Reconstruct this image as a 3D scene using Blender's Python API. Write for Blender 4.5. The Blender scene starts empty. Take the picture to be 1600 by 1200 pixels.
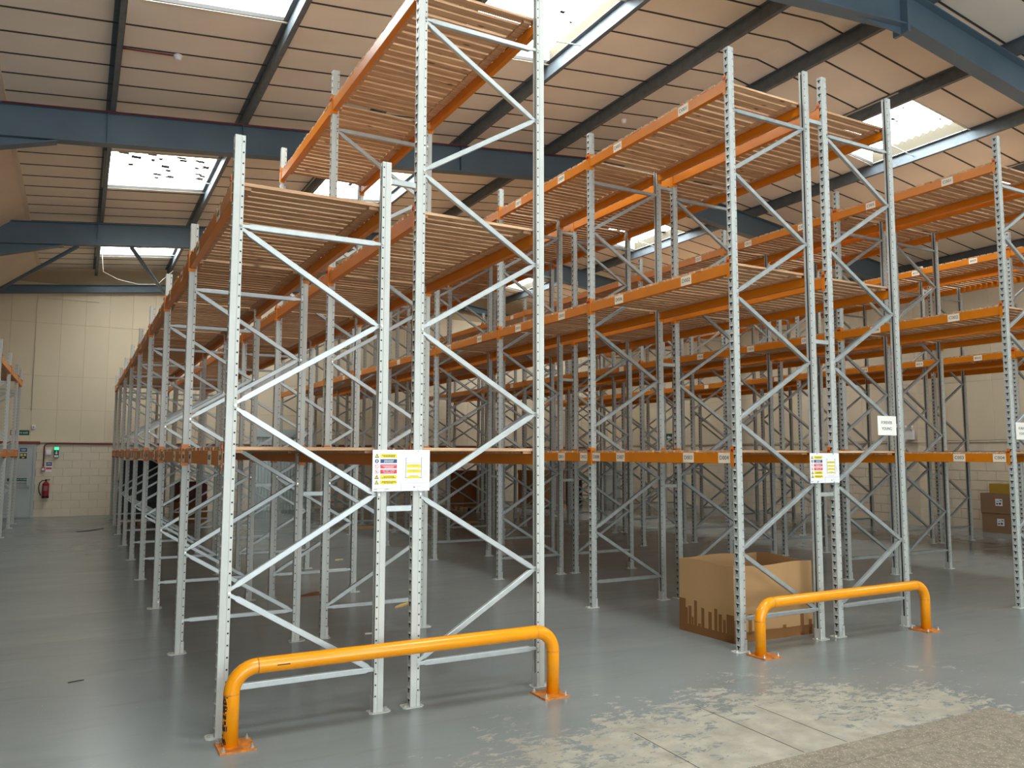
import bpy, math, random
from mathutils import Vector, Matrix

random.seed(7)
S = bpy.context.scene
COL = S.collection

# ------------------------------------------------------------------ camera
cam_d = bpy.data.cameras.new('camera')
cam_d.sensor_width = 36.0
cam_d.lens = 1242.06 / 1600 * 36.0
cam_d.clip_start = 0.05
cam_d.clip_end = 200
cam = bpy.data.objects.new('camera', cam_d)
COL.objects.link(cam)
YAW, PITCH, ROLL = 0.4981, 0.0882, 0.0026
fwd = Vector((math.sin(YAW) * math.cos(PITCH), math.cos(YAW) * math.cos(PITCH), math.sin(PITCH)))
rt = Vector((math.cos(YAW), -math.sin(YAW), 0))
up = rt.cross(fwd)
r2 = rt * math.cos(ROLL) + up * math.sin(ROLL)
u2 = -rt * math.sin(ROLL) + up * math.cos(ROLL)
cam.matrix_world = Matrix(((r2.x, u2.x, -fwd.x, -0.8306), (r2.y, u2.y, -fwd.y, -5.403), (r2.z, u2.z, -fwd.z, 1.7766), (0, 0, 0, 1)))
S.camera = cam

# ------------------------------------------------------------------ world, light, exposure
W = bpy.data.worlds.new('overcast_sky')
S.world = W
W.use_nodes = True
bg = W.node_tree.nodes['Background']
bg.inputs[0].default_value = (0.80, 0.90, 1.0, 1)
bg.inputs[1].default_value = 1.5
PANE = 12.5          # daylight coming through the rooflight sheets
DOOR_W = 740.0      # daylight through the open loading door behind the camera
ld = bpy.data.lights.new('loading_door_daylight', 'AREA')
ld.shape = 'RECTANGLE'
ld.size = 9.0
ld.size_y = 4.4
ld.energy = DOOR_W
ld.color = (0.90, 0.96, 1.0)
lo = bpy.data.objects.new('loading_door_daylight', ld)
lo.location = (1.5, -11.7, 2.4)
lo.rotation_euler = (math.radians(90), 0, 0)
COL.objects.link(lo)
vs = S.view_settings
vs.view_transform = 'Standard'
vs.look = 'None'
vs.gamma = 1
vs.use_curve_mapping = False
vs.exposure = 0.0
S.cycles.max_bounces = 8
S.cycles.diffuse_bounces = 5
S.cycles.glossy_bounces = 4
S.cycles.caustics_reflective = False
S.cycles.caustics_refractive = False
S.cycles.sample_clamp_indirect = 6.0


# ------------------------------------------------------------------ materials
def srgb(h):
    c = [int(h[i:i + 2], 16) / 255 for i in (0, 2, 4)]
    return tuple((x / 12.92 if x <= 0.04045 else ((x + 0.055) / 1.055) ** 2.4) for x in c) + (1,)


def mat(name, base, rough=0.6, metal=0.0, spec=0.5, var=0.0, scale=8.0, stretch=(1, 1, 1), bump=0.0, dark=None, rvar=0.0):
    m = bpy.data.materials.new(name)
    m.use_nodes = True
    nt = m.node_tree
    b = nt.nodes['Principled BSDF']
    c = srgb(base) if isinstance(base, str) else base
    b.inputs['Base Color'].default_value = c
    b.inputs['Roughness'].default_value = rough
    b.inputs['Metallic'].default_value = metal
    b.inputs['Specular IOR Level'].default_value = spec
    if var or bump or rvar:
        tc = nt.nodes.new('ShaderNodeTexCoord')
        mp = nt.nodes.new('ShaderNodeMapping')
        mp.inputs['Scale'].default_value = stretch
        nz = nt.nodes.new('ShaderNodeTexNoise')
        nz.inputs['Scale'].default_value = scale
        nz.inputs['Detail'].default_value = 6
        oi = nt.nodes.new('ShaderNodeObjectInfo')
        ad = nt.nodes.new('ShaderNodeVectorMath')
        ad.operation = 'ADD'
        sc = nt.nodes.new('ShaderNodeVectorMath')
        sc.operation = 'SCALE'
        sc.inputs[0].default_value = (17, 31, 11)
        nt.links.new(oi.outputs['Random'], sc.inputs['Scale'])
        nt.links.new(tc.outputs['Object'], ad.inputs[0])
        nt.links.new(sc.outputs[0], ad.inputs[1])
        nt.links.new(ad.outputs[0], mp.inputs['Vector'])
        nt.links.new(mp.outputs[0], nz.inputs['Vector'])
        if var:
            rp = nt.nodes.new('ShaderNodeValToRGB')
            d = srgb(dark) if dark else tuple(x * (1 - var) for x in c[:3]) + (1,)
            l = tuple(min(1, x * (1 + var * 0.5)) for x in c[:3]) + (1,)
            rp.color_ramp.elements[0].color = d
            rp.color_ramp.elements[0].position = 0.3
            rp.color_ramp.elements[1].color = l
            rp.color_ramp.elements[1].position = 0.7
            nt.links.new(nz.outputs['Fac'], rp.inputs[0])
            nt.links.new(rp.outputs[0], b.inputs['Base Color'])
        if rvar:
            mr = nt.nodes.new('ShaderNodeMapRange')
            mr.inputs['To Min'].default_value = max(0.02, rough - rvar)
            mr.inputs['To Max'].default_value = rough + rvar
            nt.links.new(nz.outputs['Fac'], mr.inputs['Value'])
            nt.links.new(mr.outputs[0], b.inputs['Roughness'])
        if bump:
            bp = nt.nodes.new('ShaderNodeBump')
            bp.inputs['Strength'].default_value = bump
            bp.inputs['Distance'].default_value = 0.01
            nt.links.new(nz.outputs['Fac'], bp.inputs['Height'])
            nt.links.new(bp.outputs[0], b.inputs['Normal'])
    return m


def emit(name, col, strength):
    m = bpy.data.materials.new(name)
    m.use_nodes = True
    nt = m.node_tree
    b = nt.nodes['Principled BSDF']
    b.inputs['Base Color'].default_value = col
    b.inputs['Emission Color'].default_value = col
    b.inputs['Emission Strength'].default_value = strength
    return m


def wood_mat(name, light, darkc):
    m = bpy.data.materials.new(name)
    m.use_nodes = True
    nt = m.node_tree
    b = nt.nodes['Principled BSDF']
    b.inputs['Roughness'].default_value = 0.75
    b.inputs['Specular IOR Level'].default_value = 0.25
    tc = nt.nodes.new('ShaderNodeTexCoord')
    mp = nt.nodes.new('ShaderNodeMapping')
    mp.inputs['Scale'].default_value = (1.5, 26, 26)
    oi = nt.nodes.new('ShaderNodeObjectInfo')
    sc = nt.nodes.new('ShaderNodeVectorMath')
    sc.operation = 'SCALE'
    sc.inputs[0].default_value = (17, 31, 11)
    ad = nt.nodes.new('ShaderNodeVectorMath')
    ad.operation = 'ADD'
    nt.links.new(oi.outputs['Random'], sc.inputs['Scale'])
    nt.links.new(tc.outputs['Object'], ad.inputs[0])
    nt.links.new(sc.outputs[0], ad.inputs[1])
    nt.links.new(ad.outputs[0], mp.inputs['Vector'])
    nz = nt.nodes.new('ShaderNodeTexNoise')
    nz.inputs['Scale'].default_value = 1.6
    nz.inputs['Detail'].default_value = 5
    nz.inputs['Distortion'].default_value = 0.6
    nt.links.new(mp.outputs[0], nz.inputs['Vector'])
    rp = nt.nodes.new('ShaderNodeValToRGB')
    rp.color_ramp.elements[0].color = srgb(darkc)
    rp.color_ramp.elements[0].position = 0.25
    rp.color_ramp.elements[1].color = srgb(light)
    rp.color_ramp.elements[1].position = 0.62
    nt.links.new(nz.outputs['Fac'], rp.inputs[0])
    # knots
    vo = nt.nodes.new('ShaderNodeTexVoronoi')
    vo.inputs['Scale'].default_value = 1.0
    mp2 = nt.nodes.new('ShaderNodeMapping')
    mp2.inputs['Scale'].default_value = (3.2, 9, 9)
    nt.links.new(ad.outputs[0], mp2.inputs['Vector'])
    nt.links.new(mp2.outputs[0], vo.inputs['Vector'])
    r2_ = nt.nodes.new('ShaderNodeValToRGB')
    r2_.color_ramp.elements[0].color = (0.16, 0.1, 0.06, 1)
    r2_.color_ramp.elements[0].position = 0.06
    r2_.color_ramp.elements[1].color = (1, 1, 1, 1)
    r2_.color_ramp.elements[1].position = 0.16
    nt.links.new(vo.outputs['Distance'], r2_.inputs[0])
    mx = nt.nodes.new('ShaderNodeMix')
    mx.data_type = 'RGBA'
    mx.blend_type = 'MULTIPLY'
    mx.inputs[0].default_value = 0.8
    nt.links.new(rp.outputs[0], mx.inputs[6])
    nt.links.new(r2_.outputs[0], mx.inputs[7])
    nt.links.new(mx.outputs[2], b.inputs['Base Color'])
    return m


M = {}
M['post'] = mat('grey_powder_coat', 'c2c5bf', 0.42, var=0.06, scale=5)
M['zinc'] = mat('galvanised_steel', 'b9c0bf', 0.42, metal=0.4, var=0.10, scale=14, rvar=0.08)
M['post_g'] = mat('galvanised_post', 'b6bbb7', 0.45, metal=0.15, var=0.12, scale=18)
M['zinc_g'] = mat('dull_galvanised_brace', 'a3aaaa', 0.42, metal=0.35, var=0.14, scale=16, rvar=0.08)
M['core'] = mat('painted_post_shade', '2b2c2a', 0.8)  # near-black colour standing for the shade inside the hollow posts
M['orange'] = mat('orange_beam_paint', 'd27800', 0.40, var=0.05, scale=4)
M['clip'] = mat('red_safety_clip', 'a3122a', 0.4)
M['wood'] = wood_mat('sawn_softwood', 'cda783', 'a37a58')
M['wood_b'] = wood_mat('sawn_softwood_pale', 'd9b48f', 'b38a66')
M['barrier'] = mat('orange_gloss_paint', 'f59c0a', 0.22, var=0.05, scale=3)
M['scuff'] = mat('chipped_paint_black', '2a1a12', 0.7)
M['rusty'] = mat('worn_orange_plate', 'cc7a24', 0.5, var=0.45, scale=16, dark='8f5526')
M['bolt'] = mat('zinc_bolt', 'c9c9c2', 0.3, metal=0.7)
M['label'] = mat('cream_label', 'efe3cd', 0.6)
M['ink'] = mat('black_ink', '26221e', 0.7)
M['greyink'] = mat('grey_ink', '8f949c', 0.7)
M['white'] = mat('white_board', 'eeeef0', 0.45)
M['paper'] = mat('white_paper', 'f1eee6', 0.7)
M['yellow'] = mat('sign_yellow', 'ecd81c', 0.5)
M['blue'] = mat('sign_blue', '1f4a78', 0.5)
M['red'] = mat('sign_red', 'd23a44', 0.5)
M['green'] = mat('sign_green', '10583f', 0.5)
M['panel'] = mat('ceiling_board', 'e8e3da', 0.85, var=0.05, scale=1.3, spec=0.2)
M['strip'] = mat('dark_cover_strip', '3c3a38', 0.7)
M['steel'] = mat('blue_grey_steel_paint', '5b7080', 0.5, var=0.12, scale=1.5)
M['purlin'] = mat('weathered_zinc_purlin', '69747c', 0.5, metal=0.35, var=0.2, scale=9)
M['frame'] = mat('rooflight_liner', 'dcd8c6', 0.6)
M['closure'] = mat('darkened_closure', '524c3c', 0.8)  # cream strip darkened in colour to offset the strong pane glow
M['pane'] = emit('translucent_rooflight', (0.94, 0.985, 1.0, 1), PANE)
M['wall'] = mat('cream_wall_board', 'dccfb5', 0.8, var=0.04, scale=0.8, spec=0.2)
M['joint'] = mat('wall_joint', 'ae9f84', 0.9)
M['block'] = mat('painted_blockwork', 'dccfb8', 0.65, var=0.05, scale=3, bump=0.25)
M['mortar'] = mat('painted_mortar', 'b9ad95', 0.85)
M['soffit'] = mat('tan_soffit_board', 'ddd2c2', 0.85, var=0.08, scale=1.0, spec=0.2)
M['door'] = mat('pale_grey_door', 'aeb5b2', 0.45, var=0.03, scale=2)
M['maroon'] = mat('red_oxide_lintel', '7c3527', 0.6)
M['black'] = mat('black_plastic', '0f0f10', 0.45)
M['ext'] = mat('extinguisher_red', '8a1224', 0.3)
M['card'] = mat('cardboard', 'b08c62', 0.8, var=0.07, scale=2.5, spec=0.15)
M['card_d'] = mat('dark_brown_print', '7d5732', 0.8, spec=0.15)
M['card_g'] = mat('brown_carton', '8c6d50', 0.8, var=0.05, scale=2)
M['card_y'] = mat('yellow_carton', 'a5842a', 0.7)
M['card_o'] = mat('orange_brown_carton', '8a5a2c', 0.8, var=0.06, scale=2)
M['cartred'] = mat('dark_red_crate', '5a1a1c', 0.6)
M['cable'] = mat('red_cable', '7a2630', 0.5)
M['wcable'] = mat('white_cable', 'd8d4c8', 0.5)
M['lampg'] = emit('green_exit_lamp', (0.05, 0.75, 0.3, 1), 1.6)
M['tarmac'] = mat('rough_concrete_strip', '8a8172', 0.9, var=0.2, scale=22, bump=0.4, dark='756c5e', spec=0.2)
_nt = M['tarmac'].node_tree
_b = _nt.nodes['Principled BSDF']
_v = _nt.nodes.new('ShaderNodeTexVoronoi')
_v.inputs['Scale'].default_value = 55
_tc = _nt.nodes.new('ShaderNodeTexCoord')
_nt.links.new(_tc.outputs['Object'], _v.inputs['Vector'])
_r = _nt.nodes.new('ShaderNodeValToRGB')
_r.color_ramp.elements[0].position = 0.16
_r.color_ramp.elements[0].color = (1, 1, 1, 1)
_r.color_ramp.elements[1].position = 0.24
_r.color_ramp.elements[1].color = (0, 0, 0, 1)
_nt.links.new(_v.outputs['Distance'], _r.inputs[0])
_m = _nt.nodes.new('ShaderNodeMix')
_m.data_type = 'RGBA'
_src = _b.inputs['Base Color'].links[0].from_socket
_nt.links.new(_r.outputs[0], _m.inputs[0])
_nt.links.new(_src, _m.inputs[6])
_m.inputs[7].default_value = srgb('b9b2a2')
_nt.links.new(_m.outputs[2], _b.inputs['Base Color'])


def floor_mat():
    m = bpy.data.materials.new('painted_concrete_floor')
    m.use_nodes = True
    nt = m.node_tree
    N, L = nt.nodes.new, nt.links.new
    b = nt.nodes['Principled BSDF']
    tc = N('ShaderNodeTexCoord')
    P = tc.outputs['Object']

    def noise(scale, detail=6, stretch=(1, 1, 1), dist=0.0, rough=0.55):
        mp = N('ShaderNodeMapping')
        mp.inputs['Scale'].default_value = stretch
        L(P, mp.inputs['Vector'])
        n = N('ShaderNodeTexNoise')
        n.inputs['Scale'].default_value = scale
        n.inputs['Detail'].default_value = detail
        n.inputs['Roughness'].default_value = rough
        n.inputs['Distortion'].default_value = dist
        L(mp.outputs[0], n.inputs['Vector'])
        return n.outputs['Fac']

    def ramp(v, p0, p1, c0=(0, 0, 0, 1), c1=(1, 1, 1, 1)):
        r = N('ShaderNodeValToRGB')
        r.color_ramp.elements[0].position = p0
        r.color_ramp.elements[1].position = p1
        r.color_ramp.elements[0].color = c0
        r.color_ramp.elements[1].color = c1
        L(v, r.inputs[0])
        return r.outputs[0]

    def math_(op, a, c=None, clamp=False):
        n = N('ShaderNodeMath')
        n.operation = op
        n.use_clamp = clamp
        for i, v in enumerate((a, c)):
            if v is None:
                continue
            if isinstance(v, (int, float)):
                n.inputs[i].default_value = v
            else:
                L(v, n.inputs[i])
        return n.outputs[0]

    def mix(f, a, c):
        n = N('ShaderNodeMix')
        n.data_type = 'RGBA'
        for i, v in ((0, f), (6, a), (7, c)):
            if isinstance(v, (int, float)):
                n.inputs[i].default_value = v
            elif isinstance(v, tuple):
                n.inputs[i].default_value = v
            else:
                L(v, n.inputs[i])
        return n.outputs[2]
    sep = N('ShaderNodeSeparateXYZ')
    L(P, sep.inputs[0])
    X_, Y_ = sep.outputs[0], sep.outputs[1]
    base = ramp(noise(0.5, 5), 0.3, 0.7, srgb('777e7c'), srgb('868b89'))
    scuffs = ramp(noise(3.0, 8, (0.35, 2.2, 1), 0.5), 0.55, 0.72)
    base = mix(math_('MULTIPLY', scuffs, 0.3), base, srgb('6b6a61'))
    dust = ramp(noise(1.2, 6, (0.5, 1.6, 1)), 0.52, 0.75)
    base = mix(math_('MULTIPLY', dust, 0.4), base, srgb('959791'))
    # worn patch: strength falls off with the distance from its middle, broken by noise
    wob = noise(1.6, 4)
    dx = math_('DIVIDE', math_('SUBTRACT', X_, 3.1), 2.35)
    dy = math_('DIVIDE', math_('SUBTRACT', Y_, -1.75), 1.12)
    rr = math_('SQRT', math_('ADD', math_('MULTIPLY', dx, dx), math_('MULTIPLY', dy, dy)))
    core = math_('SUBTRACT', 1.10, rr)
    fine = noise(10.0, 14, (0.75, 1.3, 1), 0.4, 0.82)
    lim = math_('ADD', math_('ADD', core, math_('MULTIPLY', math_('SUBTRACT', wob, 0.5), 1.9)), math_('MULTIPLY', math_('SUBTRACT', fine, 0.5), 4.2))
    worn = ramp(lim, 0.36, 0.44)
    isl = ramp(noise(17, 10, (0.8, 1.3, 1), 0.6, 0.7), 0.40, 0.43)
    worn = math_('MULTIPLY', worn, math_('ADD', math_('MULTIPLY', isl, 0.75), 0.25))
    worncol = ramp(noise(6, 8, (1, 1, 1), 0.3), 0.3, 0.7, srgb('8f8979'), srgb('aea796'))
    col = mix(worn, base, worncol)
    # tiny pale chips all over the painted floor
    chips = ramp(noise(46, 2, (1, 1, 1), 0.3), 0.755, 0.765)
    col = mix(math_('MULTIPLY', chips, 0.8), col, srgb('b9b6a8'))
    L(col, b.inputs['Base Color'])
    rv = N('ShaderNodeMapRange')
    L(noise(0.9, 1), rv.inputs['Value'])
    rv.inputs['To Min'].default_value = 0.21
    rv.inputs['To Max'].default_value = 0.29
    rough = mix(worn, rv.outputs[0], (0.75, 0.75, 0.75, 1))
    L(rough, b.inputs['Roughness'])
    b.inputs['Specular IOR Level'].default_value = 0.45
    bp = N('ShaderNodeBump')
    bp.inputs['Strength'].default_value = 0.05
    bp.inputs['Distance'].default_value = 0.003
    L(math_('ADD', noise(14, 6), math_('MULTIPLY', worn, -0.6)), bp.inputs['Height'])
    L(bp.outputs[0], b.inputs['Normal'])
    return m


M['floor'] = floor_mat()


# ------------------------------------------------------------------ mesh helpers
class MB:
    def __init__(s):
        s.v, s.f = [], []

    def quad(s, a, b, c, d):
        n = len(s.v)
        s.v += [tuple(a), tuple(b), tuple(c), tuple(d)]
        s.f.append((n, n + 1, n + 2, n + 3))

    def tri(s, a, b, c):
        n = len(s.v)
        s.v += [tuple(a), tuple(b), tuple(c)]
        s.f.append((n, n + 1, n + 2))

    def box(s, x0, x1, y0, y1, z0, z1):
        n = len(s.v)
        s.v += [(x0, y0, z0), (x1, y0, z0), (x1, y1, z0), (x0, y1, z0), (x0, y0, z1), (x1, y0, z1), (x1, y1, z1), (x0, y1, z1)]
        s.f += [tuple(n + i for i in q) for q in ((3, 2, 1, 0), (4, 5, 6, 7), (0, 1, 5, 4), (1, 2, 6, 5), (2, 3, 7, 6), (3, 0, 4, 7))]
        return s

    def hexa(s, p):      # eight corners, bottom loop then top loop
        n = len(s.v)
        s.v += [tuple(q) for q in p]
        s.f += [tuple(n + i for i in q) for q in ((3, 2, 1, 0), (4, 5, 6, 7), (0, 1, 5, 4), (1, 2, 6, 5), (2, 3, 7, 6), (3, 0, 4, 7))]
        return s

    def prism(s, pts, axis, a0, a1):     # closed outline extruded along an axis
        n = len(s.v)
        k = len(pts)

        def P(p, a):
            return {'x': (a, p[0], p[1]), 'y': (p[0], a, p[1]), 'z': (p[0], p[1], a)}[axis]
        s.v += [P(p, a0) for p in pts] + [P(p, a1) for p in pts]
        s.f += [tuple(n + i for i in range(k))[::-1], tuple(n + k + i for i in range(k))]
        for i in range(k):
            j = (i + 1) % k
            s.f.append((n + i, n + j, n + k + j, n + k + i))
        return s

    def cyl(s, a, b, r, seg=10, caps=True, r1=None):
        a, b = Vector(a), Vector(b)
        d = (b - a).normalized()
        h = Vector((0, 0, 1)) if abs(d.z) < 0.9 else Vector((1, 0, 0))
        u = d.cross(h).normalized()
        w = d.cross(u)
        n = len(s.v)
        for p, rad in ((a, r), (b, r if r1 is None else r1)):
            for i in range(seg):
                t = 2 * math.pi * i / seg
                s.v.append(tuple(p + u * (rad * math.cos(t)) + w * (rad * math.sin(t))))
        for i in range(seg):
            j = (i + 1) % seg
            s.f.append((n + i, n + j, n + seg + j, n + seg + i))
        if caps:
            s.f += [tuple(n + i for i in range(seg))[::-1], tuple(n + seg + i for i in range(seg))]
        return s

    def tube(s, path, r, seg=12):
        path = [Vector(p) for p in path]
        n = len(s.v)
        prev = None
        for k, p in enumerate(path):
            d = (path[min(k + 1, len(path) - 1)] - path[max(k - 1, 0)]).normalized()
            if prev is None:
                h = Vector((0, 0, 1)) if abs(d.z) < 0.9 else Vector((0, 1, 0))
                u = d.cross(h).normalized()
            else:
                u = (prev - d * prev.dot(d)).normalized()
            prev = u
            w = d.cross(u)
            for i in range(seg):
                t = 2 * math.pi * i / seg
                s.v.append(tuple(p + u * (r * math.cos(t)) + w * (r * math.sin(t))))
        for k in range(len(path) - 1):
            for i in range(seg):
                j = (i + 1) % seg
                a = n + k * seg
                s.f.append((a + i, a + j, a + seg + j, a + seg + i))
        s.f += [tuple(n + i for i in range(seg))[::-1], tuple(n + (len(path) - 1) * seg + i for i in range(seg))]
        return s

    def mesh(s, name, m, smooth=False):
        me = bpy.data.meshes.new(name)
        me.from_pydata(s.v, [], s.f)
        me.materials.append(m)
        if smooth:
            me.polygons.foreach_set('use_smooth', [True] * len(me.polygons))
        me.update()
        return me


def ob(name, me, parent=None, loc=(0, 0, 0), rot=(0, 0, 0), kind=None, label=None):
    o = bpy.data.objects.new(name, me)
    COL.objects.link(o)
    o.location = loc
    o.rotation_euler = rot
    if parent is not None:
        o.parent = parent
    if kind:
        o['kind'] = kind
    if label:
        o['label'] = label
    return o


def tag(o, label, cat, group=None):
    o['label'] = label
    o['category'] = cat
    if group:
        o['group'] = group
    return o


def thing(name, label, cat, loc=(0, 0, 0), rot=(0, 0, 0), group=None):
    return tag(ob(name, None, None, loc, rot), label, cat, group)


def struct(name, me=None, parent=None, **k):
    return ob(name, me, parent, kind='structure' if parent is None else None, **k)


def box_me(name, m, *b):
    return MB().box(*b).mesh(name, m)


_text = {}


def text_me(s, size, m, key, ext=0.0004, align='CENTER'):
    k = (s, size, key, align)
    if k not in _text:
        cu = bpy.data.curves.new('lettering', 'FONT')
        cu.body = s
        cu.size = size
        cu.extrude = ext
        cu.align_x = align
        cu.align_y = 'CENTER'
        cu.resolution_u = 2
        t = bpy.data.objects.new('lettering', cu)
        COL.objects.link(t)
        dg = bpy.context.evaluated_depsgraph_get()
        me = bpy.data.meshes.new_from_object(t.evaluated_get(dg))
        me.materials.clear()
        me.materials.append(m)
        bpy.data.objects.remove(t)
        bpy.data.curves.remove(cu)
        me.name = 'lettering'
        _text[k] = me
    return _text[k]


ORD = ['first', 'second', 'third', 'fourth', 'fifth', 'sixth', 'seventh', 'eighth', 'ninth']
BAY = 2.3667
FD = 1.10        # frame depth
GAP = 0.20       # flue between the two halves
PD = 0.068       # post depth
PW = 0.066       # post width

# ------------------------------------------------------------------ floor
fl = struct('floor', MB().box(-9, 18.9, -12.2, 20.9, -0.2, 0).mesh('floor', M['floor']))
ob('concrete_strip', box_me('concrete_strip', M['tarmac'], -1.2, 4.93, -4.6, -1.92, -0.05, 0.003), fl)
st = MB()
st.box(-1.2, 4.6, -2.155, -2.149, 0.002, 0.0036)
for k, xx in enumerate((2.9, 3.5, 4.0, 4.35)):
    st.hexa([(xx, -4.4, .002), (xx + .006, -4.4, .002), (xx + .36, -2.2, .002), (xx + .354, -2.2, .002), (xx, -4.4, .0034), (xx + .006, -4.4, .0034), (xx + .36, -2.2, .0034), (xx + .354, -2.2, .0034)])
ob('strip_joint', st.mesh('strip_joint', mat('strip_joint', '6b6355', 0.9)), fl, kind='stuff')
st = MB()
for xx, y0, y1 in ((3.075, -1.9, -0.9), (3.45, -1.9, -1.1), (2.35, -1.9, -1.15)):
    w = 0.004
    st.hexa([(xx, y0, -0.01), (xx + w, y0, -0.01), (xx + w + .03, y1, -0.01), (xx + .03, y1, -0.01), (xx, y0, 0.0015), (xx + w, y0, 0.0015), (xx + w + .03, y1, 0.0015), (xx + .03, y1, 0.0015)])
ob('floor_crack', st.mesh('floor_crack', M['ink']), fl, kind='stuff')

# ------------------------------------------------------------------ walls
YB = 20.5
XR = 18.5


def zroof(x):
    return 6.475 + 0.102 * x if x <= 8.35 else 6.475 + 0.102 * 8.35 - 0.131 * (x - 8.35)


wb = struct('wall_back', box_me('wall_back', M['joint'], -9, XR + .3, YB + 0.012, YB + 0.3, 0, 9))
# upper boards, each one a piece with a recessed joint round it
panels = {}


def cell(w, h, d, m, key):
    k = (round(w, 3), round(h, 3), d, key)
    if k not in panels:
        b = 0.003
        mb = MB()
        # bevelled front: outline at y=d, front face at y=0
        o_ = [(0, 0), (w, 0), (w, h), (0, h)]
        i_ = [(b, b), (w - b, b), (w - b, h - b), (b, h - b)]
        mb.quad(*[(p[0], 0, p[1]) for p in i_])
        for q in range(4):
            r = (q + 1) % 4
            mb.quad((o_[q][0], b, o_[q][1]), (o_[r][0], b, o_[r][1]), (i_[r][0], 0, i_[r][1]), (i_[q][0], 0, i_[q][1]))
            mb.quad((o_[q][0], d, o_[q][1]), (o_[r][0], d, o_[r][1]), (o_[r][0], b, o_[r][1]), (o_[q][0], b, o_[q][1]))
        panels[k] = mb.mesh(key, m)
    return panels[k]


BW = 0.612
rows_z = [(2.12, 3.0), (3.0, 3.95), (3.95, 5.45), (5.45, 6.6)]
x = -5.077
while x < XR - 0.05:
    w = min(BW, XR - x)
    for z0, z1 in rows_z:
        ob('wall_board', cell(w - 0.004, z1 - z0 - 0.004, 0.014, M['wall'], 'wall_board'), wb, (x, YB, z0))
    x += BW
# painted blockwork below: single blocks where they show, the rest joined
blk = cell(0.444, 0.221, 0.014, M['block'], 'block')
rest = MB()
for c in range(9):
    off = 0.225 if c % 2 else 0
    xx = -5.0 + off
    while xx < XR:
        if not (-2.36 < xx + 0.22 < -1.8 and c < 9):
            if -1.9 < xx < 3.4:
                ob('block', blk, wb, (xx, YB, c * 0.225 + 0.002))
            else:
                rest.box(xx, xx + 0.444, YB, YB + 0.013, c * 0.225 + 0.002, c * 0.225 + 0.223)
        xx += 0.45
for c in (1, 3, 5, 7):
    ob('block', cell(0.208, 0.221, 0.014, M['block'], 'block'), wb, (-1.838, YB, c * 0.225 + 0.002))
ob('far_blockwork', rest.mesh('far_blockwork', M['block']), wb, kind='stuff')
ob('ledge', box_me('ledge', M['wall'], -5, XR, YB - 0.03, YB + 0.02, 2.075, 2.12), wb)

wr = struct('wall_right', box_me('wall_right', M['mortar'], XR + 0.012, XR + 0.3, -12.2, YB + .3, 0, 9))
y = YB
while y > -2:
    for z0, z1 in ((2.15, 3.6), (3.6, 5.05), (5.05, 6.2)):
        ob('wall_board', cell(1.216, z1 - z0 - 0.004, 0.014, M['wall'], 'wall_board'), wr, (XR, y, z0), (0, 0, -math.pi / 2))
    y -= 1.22
rest = MB()
for c in range(9):
    off = 0.225 if c % 2 else 0
    yy = -11 + off
    while yy < YB - 0.45:
        if 4.0 < yy < 13.5:
            ob('block', blk, wr, (XR, yy + 0.45, c * 0.235 + 0.002), (0, 0, -math.pi / 2))
        else:
            rest.box(XR, XR + 0.013, yy, yy + 0.444, c * 0.235 + 0.002, c * 0.235 + 0.231)
        yy += 0.45
ob('far_blockwork', rest.mesh('far_blockwork', M['block']), wr, kind='stuff')
# blockwork pier round the stanchion of the right wall
pier = struct('trim_1', box_me('trim_1', M['mortar'], 18.06, 18.5, 7.56, 7.98, 0, 5.9))
pb = cell(0.44, 0.221, 0.012, M['block'], 'block')
pb2 = cell(0.424, 0.221, 0.012, M['block'], 'block')
for c in range(26):
    ob('block', pb, pier, (18.058, 7.548, c * 0.225 + 0.002))
    ob('block', pb2, pier, (18.048, 7.982, c * 0.225 + 0.002), (0, 0, -math.pi / 2))
struct('wall_left', box_me('wall_left', M['wall'], -9.2, -9, -12.2, YB + .3, 0, 9))
wf = MB()
wf.box(-9, -3.2, -12.2, -12, 0, 9).box(6.2, 18.8, -12.2, -12, 0, 9).box(-3.2, 6.2, -12.2, -12, 4.8, 9)
struct('wall_front', wf.mesh('wall_front', M['wall']))

# ------------------------------------------------------------------ roof
ceil = struct('ceiling')
RAFT = [0.88, 7.75, 14.4, 20.36]
RAFT_ALL = [-12.0, -5.8] + RAFT
RD = 0.5         # rafter depth


def ibeam(mb, xa, za, xb, zb, yc, depth, fw=0.2, tf=0.016, tw=0.012):
    def slab(y0, y1, d0, d1):
        mb.hexa([(xa, y0, za + d0), (xb, y0, zb + d0), (xb, y1, zb + d0), (xa, y1, za + d0), (xa, y0, za + d1), (xb, y0, zb + d1), (xb, y1, zb + d1), (xa, y1, za + d1)])
    slab(yc - fw / 2, yc + fw / 2, 0, tf)
    slab(yc - fw / 2, yc + fw / 2, depth - tf, depth)
    slab(yc - tw / 2, yc + tw / 2, tf, depth - tf)


def rafter_me(depth, drop=0.0):
    mb = MB()
    ibeam(mb, -3.4, zroof(-3.4) + drop, 8.35, zroof(8.35) + drop, 0, depth)
    ibeam(mb, 8.35, zroof(8.35) + drop, 18.45, zroof(18.45) + drop, 0, depth)
    return mb


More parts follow.
